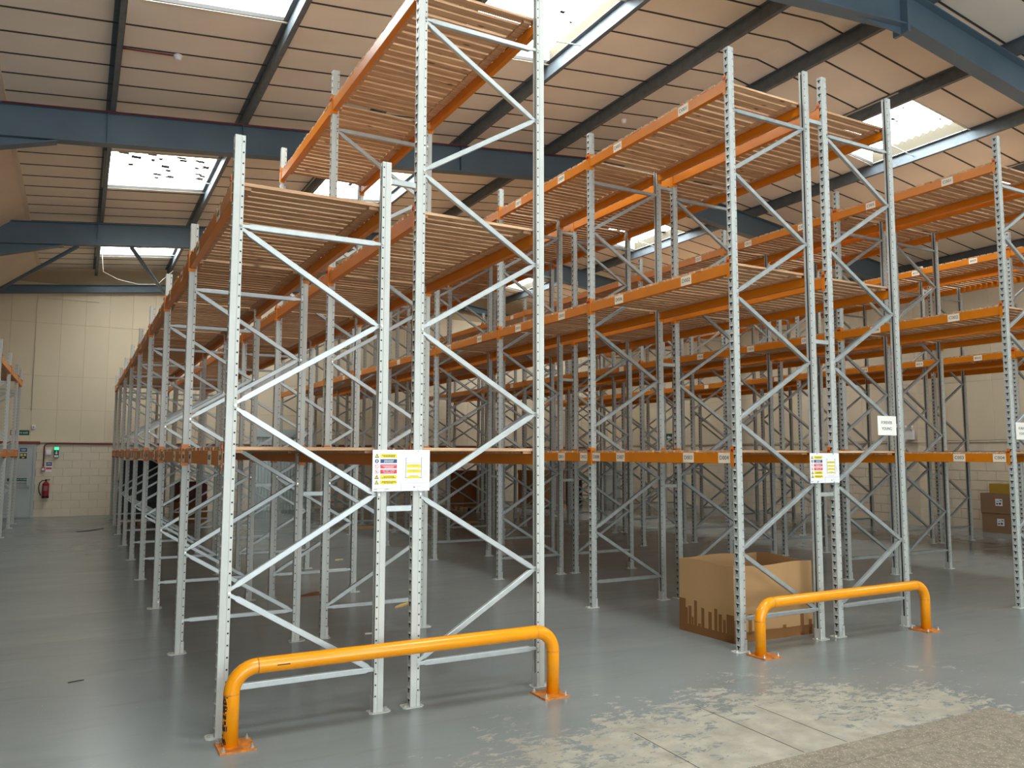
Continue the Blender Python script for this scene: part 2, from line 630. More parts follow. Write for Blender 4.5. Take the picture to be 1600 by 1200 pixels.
for i, yr in enumerate(RAFT_ALL):
    last = i == len(RAFT_ALL) - 1
    mb = rafter_me(0.22 if last else RD, 0.0)
    if not last:
        # haunch at the valley, end plate at the apex, stiffeners
        zb = zroof(-1.35)
        for y0, y1 in ((-0.006, 0.006),):
            mb.hexa([(-3.4, y0, zroof(-3.4) - 0.42), (-1.35, y0, zb - 0.004), (-1.35, y1, zb - 0.004), (-3.4, y1, zroof(-3.4) - 0.42), (-3.4, y0, zroof(-3.4) + .01), (-1.35, y0, zb + .01), (-1.35, y1, zb + .01), (-3.4, y1, zroof(-3.4) + .01)])
        mb.hexa([(-3.4, -.1, zroof(-3.4) - 0.436), (-1.3, -.1, zb - 0.016), (-1.3, .1, zb - 0.016), (-3.4, .1, zroof(-3.4) - 0.436), (-3.4, -.1, zroof(-3.4) - .42), (-1.3, -.1, zb), (-1.3, .1, zb), (-3.4, .1, zroof(-3.4) - .42)])
        mb.box(8.325, 8.375, -0.11, 0.11, zroof(8.35) - 0.1, zroof(8.35) + RD + .02)
        mb.hexa([(7.5, -.006, zroof(7.5)), (8.33, -.006, zroof(8.33) - .1), (8.33, .006, zroof(8.33) - .1), (7.5, .006, zroof(7.5)), (7.5, -.006, zroof(7.5) + .01), (8.33, -.006, zroof(8.33) + .01), (8.33, .006, zroof(8.33) + .01), (7.5, .006, zroof(7.5) + .01)])
        for xs in (-0.65, 1.3, 5.2):
            mb.box(xs - .006, xs + .006, -.09, .09, zroof(xs) + .01, zroof(xs) + RD - .01)
    ob('rafter', mb.mesh('rafter', M['steel']), ceil, (0, yr, 0))
    if not last:
        cm = MB()
        cm.box(-3.7, -3.4, -.1, -.085, 0, 6.3).box(-3.7, -3.4, .085, .1, 0, 6.3).box(-3.556, -3.544, -.085, .085, 0, 6.3)
        ob('column', cm.mesh('column', M['steel']), ceil, (0, yr, 0))
        cm = MB()
        z1 = zroof(18.4)
        cm.box(18.16, 18.176, -.09, .09, 0, z1).box(18.424, 18.44, -.09, .09, 0, z1).box(18.176, 18.424, -.006, .006, 0, z1)
        ob('column', cm.mesh('column', M['steel']), ceil, (0, yr, 0))

PX_L = [-2.0, -0.62, 1.3, 3.27, 5.22, 7.15]
PX_R = [8.85, 10.75, 12.65, 14.45, 16.3, 18.1]
PH = 0.2
ends = RAFT_ALL + [YB]
for xp in PX_L[1:] + PX_R:
    for i in range(len(RAFT_ALL) - 1):
        y0, y1 = RAFT_ALL[i], RAFT_ALL[i + 1]
        z = zroof(xp) + RD
        mb = MB()
        s = 1
        mb.box(xp - .004, xp, y0, y1, z, z + PH).box(xp, xp + .065, y0, y1, z, z + .004).box(xp - .065, xp, y0, y1, z + PH - .004, z + PH).box(xp + .061, xp + .065, y0, y1, z, z + .018)
        ob('purlin', mb.mesh('purlin', M['purlin']), ceil)

CO = RD + PH + 0.004     # ceiling boards sit on the purlins
LIGHT_X = [(-0.62, 1.3), (3.27, 5.22), (10.75, 12.65), (14.45, 16.3)]
LIGHT_Y = [(2.62, 4.56), (10.0, 12.2), (16.9, 18.6)]
LIGHT_Y_ALL = [(-10.6, -8.3), (-3.9, -1.6)] + LIGHT_Y
xs = PX_L + [8.35] + PX_R
rest_b, rest_s = MB(), MB()
nb = 0
PITCH_Y = 0.64
SINGLE = []
for a, b in zip(xs[:-1], xs[1:]):
    holes = LIGHT_Y_ALL if any(abs(a - l[0]) < .01 for l in LIGHT_X) else []
    cuts = set()
    for i in range(len(RAFT_ALL) - 1):
        y0, y1 = RAFT_ALL[i], RAFT_ALL[i + 1]
        n = round((y1 - y0) / PITCH_Y)
        for k in range(n):
            cuts.add(round(y0 + (y1 - y0) * k / n, 3))
    cuts.add(YB)
    for h in holes:
        cuts = {c for c in cuts if not (h[0] - 0.2 < c < h[1] + 0.2)} | {h[0], h[1]}
    cuts = sorted(cuts)
    za, zb = zroof(a) + CO, zroof(b) + CO
    for y0, y1 in zip(cuts[:-1], cuts[1:]):
        if any(abs(y0 - h[0]) < .01 for h in holes):
            continue
        g = 0.006
        p = [(a, y0 + g, za), (b, y0 + g, zb), (b, y1 - g, zb), (a, y1 - g, za)]
        p = p + [(q[0], q[1], q[2] + .03) for q in p]
        single = 1.2 < y0 < 14.4 and a < 14
        if single:
            SINGLE.append(p)
            nb += 1
        else:
            rest_b.hexa(p)
        # dark cover strip along the joint
        t = 0.014
        q = [(a, y0 - t, za - .008), (b, y0 - t, zb - .008), (b, y0 + t, zb - .008), (a, y0 + t, za - .008)]
        q = q + [(r[0], r[1], r[2] + .05) for r in q]
        rest_s.hexa(q)
for p in SINGLE:
    o = Vector(p[0])
    ob('ceiling_board', MB().hexa([tuple(Vector(q) - o) for q in p]).mesh('ceiling_board', M['panel']), ceil, o)
ob('far_ceiling_board', rest_b.mesh('far_ceiling_board', M['panel']), ceil, kind='stuff')
ob('cover_strip', rest_s.mesh('cover_strip', M['strip']), ceil, kind='stuff')

# rooflights
n = 0
for (xa, xb) in LIGHT_X:
    za, zb = zroof(xa) + CO, zroof(xb) + CO
    for (y0, y1) in LIGHT_Y_ALL:
        n += 1
        w = struct('window_%d' % n)
        mb = MB()
        pitch, amp = 0.146, 0.026
        k = int((y1 - y0 + 0.1) / pitch * 6)
        pts = [(y0 - .05 + (y1 - y0 + .1) * i / k) for i in range(k + 1)]
        for i in range(k):
            ya, yb = pts[i], pts[i + 1]
            da, db = [amp * math.cos((q - y0) / pitch * 2 * math.pi) for q in (ya, yb)]
            mb.quad((xa - .03, ya, za + .25 + da), (xb + .03, ya, zb + .25 + da), (xb + .03, yb, zb + .25 + db), (xa - .03, yb, za + .25 + db))
        ob('pane', mb.mesh('pane', M['pane']), w)
        fm = MB()
        t = .03
        for (ya, yb) in ((y0 - t, y0), (y1, y1 + t)):
            fm.hexa([(xa, ya, za - .02), (xb, ya, zb - .02), (xb, yb, zb - .02), (xa, yb, za - .02), (xa, ya, za + .29), (xb, ya, zb + .29), (xb, yb, zb + .29), (xa, yb, za + .29)])
        fm.box(xa - .03, xa - .005, y0, y1, za - .02, za + .03).box(xb + .005, xb + .03, y0, y1, zb - .02, zb + .03)
        ob('frame', fm.mesh('frame', M['frame']), w)
        fm = MB()
        for xe, ze in ((xa - .012, za), (xb + .012, zb)):
            for i in range(k):
                ya, yb = max(y0, pts[i]), min(y1, pts[i + 1])
                if yb <= ya:
                    continue
                da, db = [amp * math.cos((q - y0) / pitch * 2 * math.pi) - .003 for q in (ya, yb)]
                fm.hexa([(xe - .006, ya, ze + .03), (xe + .006, ya, ze + .03), (xe + .006, yb, ze + .03), (xe - .006, yb, ze + .03), (xe - .006, ya, ze + .25 + da), (xe + .006, ya, ze + .25 + da), (xe + .006, yb, ze + .25 + db), (xe - .006, yb, ze + .25 + db)])
        ob('closure_strip', fm.mesh('closure_strip', M['closure']), w)
        if y0 > 2 and xa < 12:
            lm = MB()
            rl = random.Random(n)
            for q in range(34 if 9 < y0 < 13 and xa < 0 else 9):
                u = rl.random() ** .5
                px_, py_ = xa + .05 + (xb - xa - .1) * u, y0 + .1 + (y1 - y0 - .2) * rl.random()
                zz_ = za + (zb - za) * u + .215
                s1, s2 = (rl.uniform(.03, .09), rl.uniform(.04, .085)) if y0 > 9 else (rl.uniform(.02, .06), rl.uniform(.018, .04))
                lm.box(px_ - s1, px_ + s1, py_ - s2, py_ + s2, zz_, zz_ + .004)
            ob('leaf_litter', lm.mesh('leaf_litter', M['ink']), w, kind='stuff')
        rb = MB().cyl((xa, (y0 + y1) / 2 + .1, za - .12), (xb, (y0 + y1) / 2 + .1, zb - .12), .009, 6)
        ob('sag_rod', rb.mesh('sag_rod', M['zinc']), w)

# valley soffit on the left, gable strip and bracing
sf = MB()
sf.hexa([(-3.6, -12, 5.75), (-2.02, -12, zroof(-2.02) + CO - .02), (-2.02, YB, zroof(-2.02) + CO - .02), (-3.6, YB, 5.75), (-3.6, -12, 5.78), (-2.02, -12, zroof(-2.02) + CO + .03), (-2.02, YB, zroof(-2.02) + CO + .03), (-3.6, YB, 5.78)])
sf.box(-9, -3.6, -12, YB, 5.75, 5.78)
ob('valley_soffit', sf.mesh('valley_soffit', M['soffit']), ceil)
ob('soffit_edge', MB().hexa([(-2.06, -12, zroof(-2.02) + CO - .05), (-1.98, -12, zroof(-2) + CO - .05), (-1.98, YB, zroof(-2) + CO - .05), (-2.06, YB, zroof(-2.02) + CO - .05), (-2.06, -12, zroof(-2.02) + CO + .02), (-1.98, -12, zroof(-2) + CO + .02), (-1.98, YB, zroof(-2) + CO + .02), (-2.06, YB, zroof(-2.02) + CO + .02)]).mesh('soffit_edge', M['soffit']), ceil)
for a, b in (((-1.05, 14.5, 6.36), (-3.3, 20.2, 5.95)), ((0.05, 14.5, 6.47), (1.35, 20.3, 6.42)), ((9.2, 14.5, 7.2), (11.2, 20.3, 7.0))):
    ob('roof_brace', MB().cyl(a, b, .045, 10).mesh('roof_brace', M['steel'], True), ceil)

# ------------------------------------------------------------------ rack parts
PITCH_Z = 0.075


def post_me(H):
    """Perforated C post, slotted face on x=0 looking to -x, y from 0 to PW."""
    mb = MB()
    n = int(H / PITCH_Z)

    def strip(pa, pb):          # plain strip between two profile points (x, y)
        mb.quad((pa[0], pa[1], 0), (pb[0], pb[1], 0), (pb[0], pb[1], H), (pa[0], pa[1], H))

    def grid(org, du, ubr, zbr, holes):
        for k in range(n):
            z = k * PITCH_Z
            for i in range(len(ubr) - 1):
                for j in range(len(zbr) - 1):
                    if (i, j) in holes:
                        continue
                    a = (org[0] + du[0] * ubr[i], org[1] + du[1] * ubr[i])
                    b = (org[0] + du[0] * ubr[i + 1], org[1] + du[1] * ubr[i + 1])
                    mb.quad((a[0], a[1], z + zbr[j]), (b[0], b[1], z + zbr[j]), (b[0], b[1], z + zbr[j + 1]), (a[0], a[1], z + zbr[j + 1]))
        top = n * PITCH_Z
        if H - top > 1e-4:
            a, b = [(org[0] + du[0] * u, org[1] + du[1] * u) for u in (ubr[0], ubr[-1])]
            mb.quad((a[0], a[1], top), (b[0], b[1], top), (b[0], b[1], H), (a[0], a[1], H))
    # slotted face, T shaped slot with a pressed lip over it
    grid((0, 0), (0, 1), [0.003, .015, .026, .040, .051, .063], [0, .020, .040, .052, .075], {(1, 2), (2, 2), (3, 2), (2, 1)})
    for k in range(n):
        z = k * PITCH_Z
        a, b, c, d = (0, .016, z + .069), (0, .050, z + .069), (-.0055, .046, z + .056), (-.0055, .020, z + .056)
        mb.quad(a, b, c, d)
        mb.quad((0, .016, z + .052), (0, .050, z + .052), c, d)
        mb.tri(a, d, (0, .016, z + .052))
        mb.tri(b, c, (0, .050, z + .052))
    for sgn in (0, 1):
        def Y(v):
            return v if sgn == 0 else PW - v
        strip((0, Y(.003)), (.003, Y(0)))
        strip((.003, Y(0)), (.041, Y(0)))
        strip((.041, Y(0)), (.044, Y(.004)))
        strip((.044, Y(.004)), (.047, Y(.0015)))
        grid((.047, Y(.0015)), (1, 0), [0, .005, .0155, .021], [0, .0322, .0428, .075], {(1, 1)})
        strip((.068, Y(.0015)), (.068, Y(.023)))
        strip((.068, Y(.023)), (.058, Y(.023)))
    return mb.mesh('post', M['post'])


POST = {False: post_me(3.905), True: post_me(5.705)}


def remat(me, m):
    c = me.copy()
    c.materials.clear()
    c.materials.append(m)
    return c


SHADE_FILL = {h: box_me('post_shade_fill', M['core'], .006, .064, .010, PW - .010, .01, z) for h, z in ((False, 3.88), (True, 5.68))}  # added dark fill in each post, so holes and slots look shaded


def brace_me(L):
    """U channel along +x, web towards -y, pinched flat at both ends."""
    mb = MB()
    secs = [(0, .012, .012), (.05, .013, .014), (.07, .019, .034), (L - .07, .019, .034), (L - .05, .013, .014), (L, .012, .012)]
    rings = []
    for xx, h, d in secs:
        rings.append([(xx, d, -h), (xx, .003, -h), (xx, 0, -h + .003), (xx, 0, h - .003), (xx, .003, h), (xx, d, h)])
    for r, q in zip(rings[:-1], rings[1:]):
        for i in range(5):
            mb.quad(r[i], q[i], q[i + 1], r[i + 1])
    return mb.mesh('brace', M['zinc'])


NX0, NX1 = 0.056, FD - 0.056        # bolt lines
HORIZ = [brace_me(NX1 - NX0)]
HORIZ.append(remat(HORIZ[0], M['zinc_g']))
POST_G = {h: remat(POST[h], M['post_g']) for h in POST}
DLEN = math.hypot(NX1 - NX0, 0.6)
DIAG = [brace_me(DLEN)]
DIAG.append(remat(DIAG[0], M['zinc_g']))
DANG = math.atan2(0.6, NX1 - NX0)


def plate_me():
    mb = MB()
    c = .02
    x0, x1, y0, y1 = -.055, .10, -.022, .088
    mb.prism([(x0 + c, y0), (x1 - c, y0), (x1, y0 + c), (x1, y1 - c), (x1 - c, y1), (x0 + c, y1), (x0, y1 - c), (x0, y0 + c)], 'z', 0, .006)
    mb.box(.046, .074, -.003, -.0005, .006, .105).box(.046, .074, PW + .0005, PW + .003, .006, .105).box(.072, .074, -.003, PW + .003, .006, .105)
    return mb.mesh('base_plate', M['post'])


PLATE = plate_me()
ABOLT = MB().cyl((-.035, .02, .006), (-.035, .02, .02), .011, 6).cyl((.085, .033, .006), (.085, .033, .02), .011, 6).mesh('anchor_bolt', M['bolt'])
SBOLT = {}


def bolts_me(nodes):
    key = tuple(nodes)
    if key not in SBOLT:
        mb = MB()
        for xx, z in nodes:
            mb.cyl((xx, 0.002, z), (xx, -.007, z), .0095, 6)
        SBOLT[key] = mb.mesh('bracing_bolt', M['bolt'])
    return SBOLT[key]


def upright(x0, y0, tall, inner_right, label, spacers=(), group=None, galv=0):
    t = thing('upright_frame', label, 'rack frame', (x0, y0, 0), group=group)
    H = (POST_G if galv else POST)[tall]
    for loc, rz in (((0, 0, 0), 0), ((FD, PW, 0), math.pi)):
        p = ob('post', H, t, loc, (0, 0, rz))
        ob('post_shade_fill', SHADE_FILL[tall], p)
    for loc, rz in (((0, 0, 0), 0), ((FD, PW, 0), math.pi)):
        p = ob('base_plate', PLATE, t, loc, (0, 0, rz))
        ob('anchor_bolt', ABOLT, p)
    top = 5.09 if tall else 3.29
    z = 0.29
    yb = 0.014
    side = 1 if inner_right else 0          # nodes start at the inner post
    ob('horizontal_strut', HORIZ[galv], t, (NX0, yb, z))
    ob('horizontal_strut', HORIZ[galv], t, (NX0, yb, top))
    nodes = [(NX0, .29), (NX1, .29), (NX0, top), (NX1, top)]
    while z < top - .01:
        if side == 0:
            ob('diagonal_brace', DIAG[galv], t, (NX0, yb + .004, z + .012), (0, -DANG, 0))
        else:
            ob('diagonal_brace', DIAG[galv], t, (NX0, yb + .004, z + .6 - .012), (0, DANG, 0))
        side = 1 - side
        z += 0.6
        nodes.append((NX0 if side == 0 else NX1, z))
    nodes += [(NX0, .075), (NX1, .075)]
    ob('bracing_bolt', bolts_me(nodes), t, kind='stuff')
    for zs in spacers:
        ob('row_spacer', SPACER, t, (FD, .012, zs))
    return t


SPACER = MB().box(.006, GAP - .006, 0, .002, -.02, .02).box(.006, GAP - .006, 0, .03, -.02, -.018).box(.006, GAP - .006, 0, .03, .018, .02).mesh('row_spacer', M['zinc'])

BH = 0.105
BL = BAY - PW           # clear length between posts


def beam_me(L):
    # stepped box section, outer face on x=0, top at z=0
    pts = [(0.0, -.003), (0.003, 0), (.030, 0), (.030, -.022), (.052, -.022), (.052, -BH), (.003, -BH), (0, -BH + .003)]
    return MB().prism(pts, 'y', 0.001, L - .001).mesh('beam_profile', M['orange'])


BEAM = beam_me(BL)
# connector: plate on the post face and return plate against its side
CONN = {}
for sgn in (0, 1):
    mb = MB()
    z0, z1 = -BH - .03, .058
    if sgn == 0:        # near end: post lies before the beam
        mb.box(-.009, -.0062, -.032, .0006, z0, z1).box(-.009, .053, .0006, .0046, z0, z1)
        mb.box(-.012, -.009, -.028, -.018, z0 + .02, z0 + .035)
    else:
        mb.box(-.009, -.0062, -.0006, .032, z0, z1).box(-.009, .053, -.0046, -.0006, z0, z1)
        mb.box(-.012, -.009, .018, .028, z0 + .02, z0 + .035)
    CONN[sgn] = mb.mesh('end_connector', M['orange'])
CLIP = {0: box_me('safety_clip', M['clip'], -.016, -.009, -.030, -.006, .008, .030), 1: box_me('safety_clip', M['clip'], -.016, -.009, .006, .030, .008, .030)}
LABEL = box_me('location_label', M['label'], -.0012, .0002, -.078, .078, -.1, -.004)


def crossbeam(xf, y0, ztop, facing, label, codes=(), group=None, name='rack_crossbeam', length=None):
    """xf: x of the outer face of the posts; facing -1 looks to -x, +1 to +x."""
    L = length or BL
    rz = 0 if facing < 0 else math.pi
    yb = y0 + PW
    t = thing(name, label, 'beam', (xf, yb if facing < 0 else yb + L, ztop), (0, 0, rz), group)
    ob('beam_profile', BEAM if not length else beam_me(L), t)
    for k, yy in ((0, 0.0), (1, L)):
        c = ob('end_connector', CONN[k], t, (0, yy, 0))
        ob('safety_clip', CLIP[k], c)
    for txt, yy in codes:
        yl = yy - PW
        if facing > 0:
            yl = L - yl
        lb = ob('location_label', LABEL, t, (0, yl, 0))
        if txt:
            ob('lettering', text_me(txt, .056, M['ink'], 'ink'), lb, (-.0016, 0, -.052), (math.radians(90), 0, -math.pi / 2))
    return t


SP = 0.115
NS = 20


def slat_me(w, th):
    return MB().box(.002, FD - .002, -w / 2, w / 2, 0, th).mesh('slat', M['wood'])


SLATS = [slat_me(w, th) for w, th in ((.086, .020), (.092, .021), (.078, .020), (.088, .022))]
SLATS2 = []
for s_ in SLATS:
    c = s_.copy()
    c.materials.clear()
    c.materials.append(M['wood_b'])
    SLATS2.append(c)
BEARER = MB().box(0, .075, .04, BL - .04, -.02, 0).mesh('bearer', M['wood'])
STUFFD = []
for v in range(3):
    mb = MB()
    rr = random.Random(v)
    for k in range(NS):
        w = rr.choice((.086, .092, .078, .088))
        yc = .058 + k * SP + rr.uniform(-.004, .004)
        dx = rr.uniform(-.006, .006)
        mb.box(.002 + dx, FD - .002 + dx, yc - w / 2, yc + w / 2, 0, .022)
    STUFFD.append(mb.mesh('slats', M['wood']))


def deck(x0, y0, ztop, label, single, group=None):
    t = thing('timber_deck', label, 'slatted shelf', (x0, y0 + PW, ztop + .0008), group=group)
    ob('bearer', BEARER, t, (.057, 0, 0))
    ob('bearer', BEARER, t, (FD - .132, 0, 0))
    if single:
        for k in range(NS):
            pool = SLATS if random.random() < .7 else SLATS2
            o = ob('slat', random.choice(pool), t, (random.uniform(-.006, .006), .058 + k * SP + random.uniform(-.005, .005), 0), (0, 0, random.uniform(-.002, .002)))
            if random.random() < .06:
                o.location.y += .004
    else:
        ob('slats', random.choice(STUFFD), t, kind='stuff')
    return t


LV = [1.80, 3.585, 5.375]
LVN = ['bottom', 'middle', 'top']

ROWS = [
    dict(k='A', x=0.0, y=0.0, name='nearest rack run', nm='nearest rack'),
    dict(k='D', x=4.4985, y=0.06, name='second rack run', nm='second rack'),
    dict(k='C', x=8.937, y=0.08, name='third rack run', nm='third rack'),
    dict(k='B', x=13.40, y=0.10, name='fourth rack run', nm='fourth rack'),
]
stuff_beam, stuff_deck = MB(), MB()
NB = 8
for R_ in ROWS:
    K = R_['k']
    for half in (0, 1):
        hn = 'left' if half == 0 else 'right'
        hx = R_['x'] + half * (FD + GAP)
        for f in range(NB + 1):
            if K == 'A':
                tall = half == 1 and f < 3
            else:
                tall = True
            sp = ()
            if half == 0 and f < 6:
                sp = (1.39, 3.77) if K == 'A' else (1.39, 2.91, 5.2)
            upright(hx, R_['y'] + f * BAY, tall, half == 0,
                    'grey upright frame, %s from the front, %s half of the %s' % (ORD[f], hn, R_['name']), sp, 'upright frames of the %s' % R_['nm'], 0 if K == 'A' else 1)
        for b in range(NB):
            y0 = R_['y'] + b * BAY
            for lv in range(3):
                if K == 'A' and lv == 2 and not (half == 1 and b < 2):
                    continue
                z = LV[lv]
                if K == 'B' and (half == 1 or b > 4):
                    for xf in (hx, hx + FD - .052):
                        stuff_beam.box(xf, xf + .052, y0 + PW + .002, y0 + BAY - .002, z - BH, z - .001)
                    rr = random.Random(b)
                    for k in range(NS):
                        yc = y0 + PW + .058 + k * SP
                        stuff_deck.box(hx + .015, hx + FD - .015, yc - .042, yc + .042, z, z + .02)
                    continue
                for side in (0, 1):
                    facing = -1 if side == 0 else 1
                    codes = []
                    if half == 0 and side == 0 and b < 6:
                        base = b * 4
                        if lv == 0:
                            codes = [(4 + 8 * b, .165), (3 + 8 * b, .665), (7 + 8 * b, 1.795), (8 + 8 * b, 2.27)]
                        elif lv == 1:
                            codes = [(2 + 8 * b, .655), (6 + 8 * b, 1.795)]
                        else:
                            codes = [(1 + 8 * b, .655), (5 + 8 * b, 1.795)]
                        codes = [('%s%03d' % (K, c), yy) for c, yy in codes]
                        if b > 2:
                            codes = [('', yy) for c, yy in codes]
                    where = ('left side' if side == 0 else 'right side')
                    crossbeam(hx if side == 0 else hx + FD, y0, z, facing,
                              'orange beam, %s level, %s bay, %s of the %s half, %s' % (LVN[lv], ORD[b], where, hn, R_['nm']), codes, 'orange beams of the %s' % R_['nm'])
                deck(hx, y0, z,
                     'slatted timber deck, %s level, %s bay from the front, %s half, %s' % (LVN[lv], ORD[b], hn, R_['nm']),
                     K != 'B' and b < (2 if K != 'C' else 1) or (K == 'A' and half == 0 and b < 3), 'timber decks of the %s' % R_['nm'])
o = tag(ob('far_rack_beams', stuff_beam.mesh('far_rack_beams', M['orange'])), 'orange beams at the hidden back and right side of the fourth rack run', 'beams')
o['kind'] = 'stuff'
o = tag(ob('far_rack_decks', stuff_deck.mesh('far_rack_decks', M['wood'])), 'timber slats on the hidden back and right side of the fourth rack run', 'slats')
o['kind'] = 'stuff'

# rack run on the far left of the aisle: only its far end shows
EX = -2.165 - FD
ey = [9.75, 12.15, 14.55, 16.92, 18.28]
for i, yy in enumerate(ey[1:], 1):
    upright(EX, yy, False, False, 'grey upright frame, %s in view in the rack at the left edge' % ORD[i - 1], (), 'upright frames of the rack at the left edge')
for i in (1, 2, 3):
    L = ey[i + 1] - ey[i] - PW
    for lv in (0, 1):
        for side in (0, 1):
            crossbeam(EX if side == 0 else EX + FD, ey[i], LV[lv], -1 if side == 0 else 1,
                      'orange beam, %s level, %s bay in view, %s side, rack at left edge' % (LVN[lv], ORD[i - 1], 'wall' if side == 0 else 'aisle'), (), 'orange beams of the rack at the left edge', length=L)
        mb = MB()
        k = 0
        while .058 + k * SP + .043 < L - .01:
            mb.box(.002, FD - .002, .058 + k * SP - .043, .058 + k * SP + .043, 0, .02)
            k += 1
        t = thing('timber_deck', 'slatted timber deck, %s level, %s bay in view of the rack at the left edge' % (LVN[lv], ORD[i - 1]), 'slatted shelf', (EX, ey[i] + PW, LV[lv] + .0008), group='timber decks of the rack at the left edge')
        ob('slats', mb.mesh('slats', M['wood']), t, kind='stuff')
        for xx in (.057, FD - .132):
            ob('bearer', box_me('bearer', M['wood'], 0, .075, .05, L - .05, -.02, 0), t, (xx, 0, 0))


# ------------------------------------------------------------------ barriers
def barrier(x0, x1, yc, H, label, chipped):
    t = thing('rack_end_barrier', label, 'barrier', (0, 0, 0))
    r = .048
    rb = .15
    path = [(x0, yc, .012)]
    zt = H - r
    path.append((x0, yc, zt - rb))
    for i in range(1, 9):
        a = math.pi / 2 * i / 8
        path.append((x0 + rb - rb * math.cos(a), yc, zt - rb + rb * math.sin(a)))
    for i in range(0, 9):
        a = math.pi / 2 * i / 8
        path.append((x1 - rb + rb * math.sin(a), yc, zt - rb + rb * math.cos(a)))
    path.append((x1, yc, .012))
    ob('tube', MB().tube(path, r, 24).mesh('tube', M['barrier'], True), t)
    wl = MB()
    for p, q in (((x0, yc, zt - rb - .003), (x0, yc, zt - rb + .003)), ((x1, yc, zt - rb - .003), (x1, yc, zt - rb + .003)), ((x0 + rb - .003, yc, zt), (x0 + rb + .003, yc, zt)), ((x1 - rb - .003, yc, zt), (x1 - rb + .003, yc, zt))):
        wl.cyl(p, q, r + .0012, 24)
    ob('weld_ring', wl.mesh('weld_ring', M['rusty'], False), t)
    for xp, s in ((x0, 1), (x1, -1)):
        xa, xb = sorted((xp - s * .075, xp + s * .135))
        p = ob('base_plate', box_me('base_plate', M['rusty'], xa, xb, yc - .115, yc + .105, 0, .012), t)
        bm = MB()
        for bx in (xa + .022, xb - .022):
            for by in (yc - .093, yc + .083):
                bm.cyl((bx, by, .012), (bx, by, .016), .016, 12).cyl((bx, by, .016), (bx, by, .028), .010, 6).cyl((bx, by, .028), (bx, by, .04), .005, 8)
        ob('anchor_bolt', bm.mesh('anchor_bolt', M['bolt']), p)
    if chipped:
        rr = random.Random(3)
        cm = MB()
        for k in range(46):
            a = rr.gauss(math.radians(205), .22)
            z = rr.choice((rr.uniform(.16, .32), rr.uniform(.03, .34)))
            s = rr.uniform(.003, .011)
            h = s * rr.uniform(.6, 3.2)
            R0, R1 = r - .001, r + .0006
            da = s / r
            pts = []
            for aa, rad in ((a - da, R0), (a + da, R0), (a + da, R1), (a - da, R1)):
                pts.append((x0 + rad * math.cos(aa), yc + rad * math.sin(aa)))
            cm.prism(pts, 'z', z, z + h)
        cm.box(x0 + .26, x0 + .34, yc - r - .0004, yc - r + .002, zt - .003, zt + .003)
        ob('chipped_paint', cm.mesh('chipped_paint', M['scuff']), t, kind='stuff')
    return t


barrier(0.058, 2.352, -.20, .515, 'orange tubular barrier with scraped left leg guarding the nearest rack end', True)
barrier(4.555, 6.875, -.12, .505, 'orange tubular barrier in front of the second rack beside the big cardboard box', False)


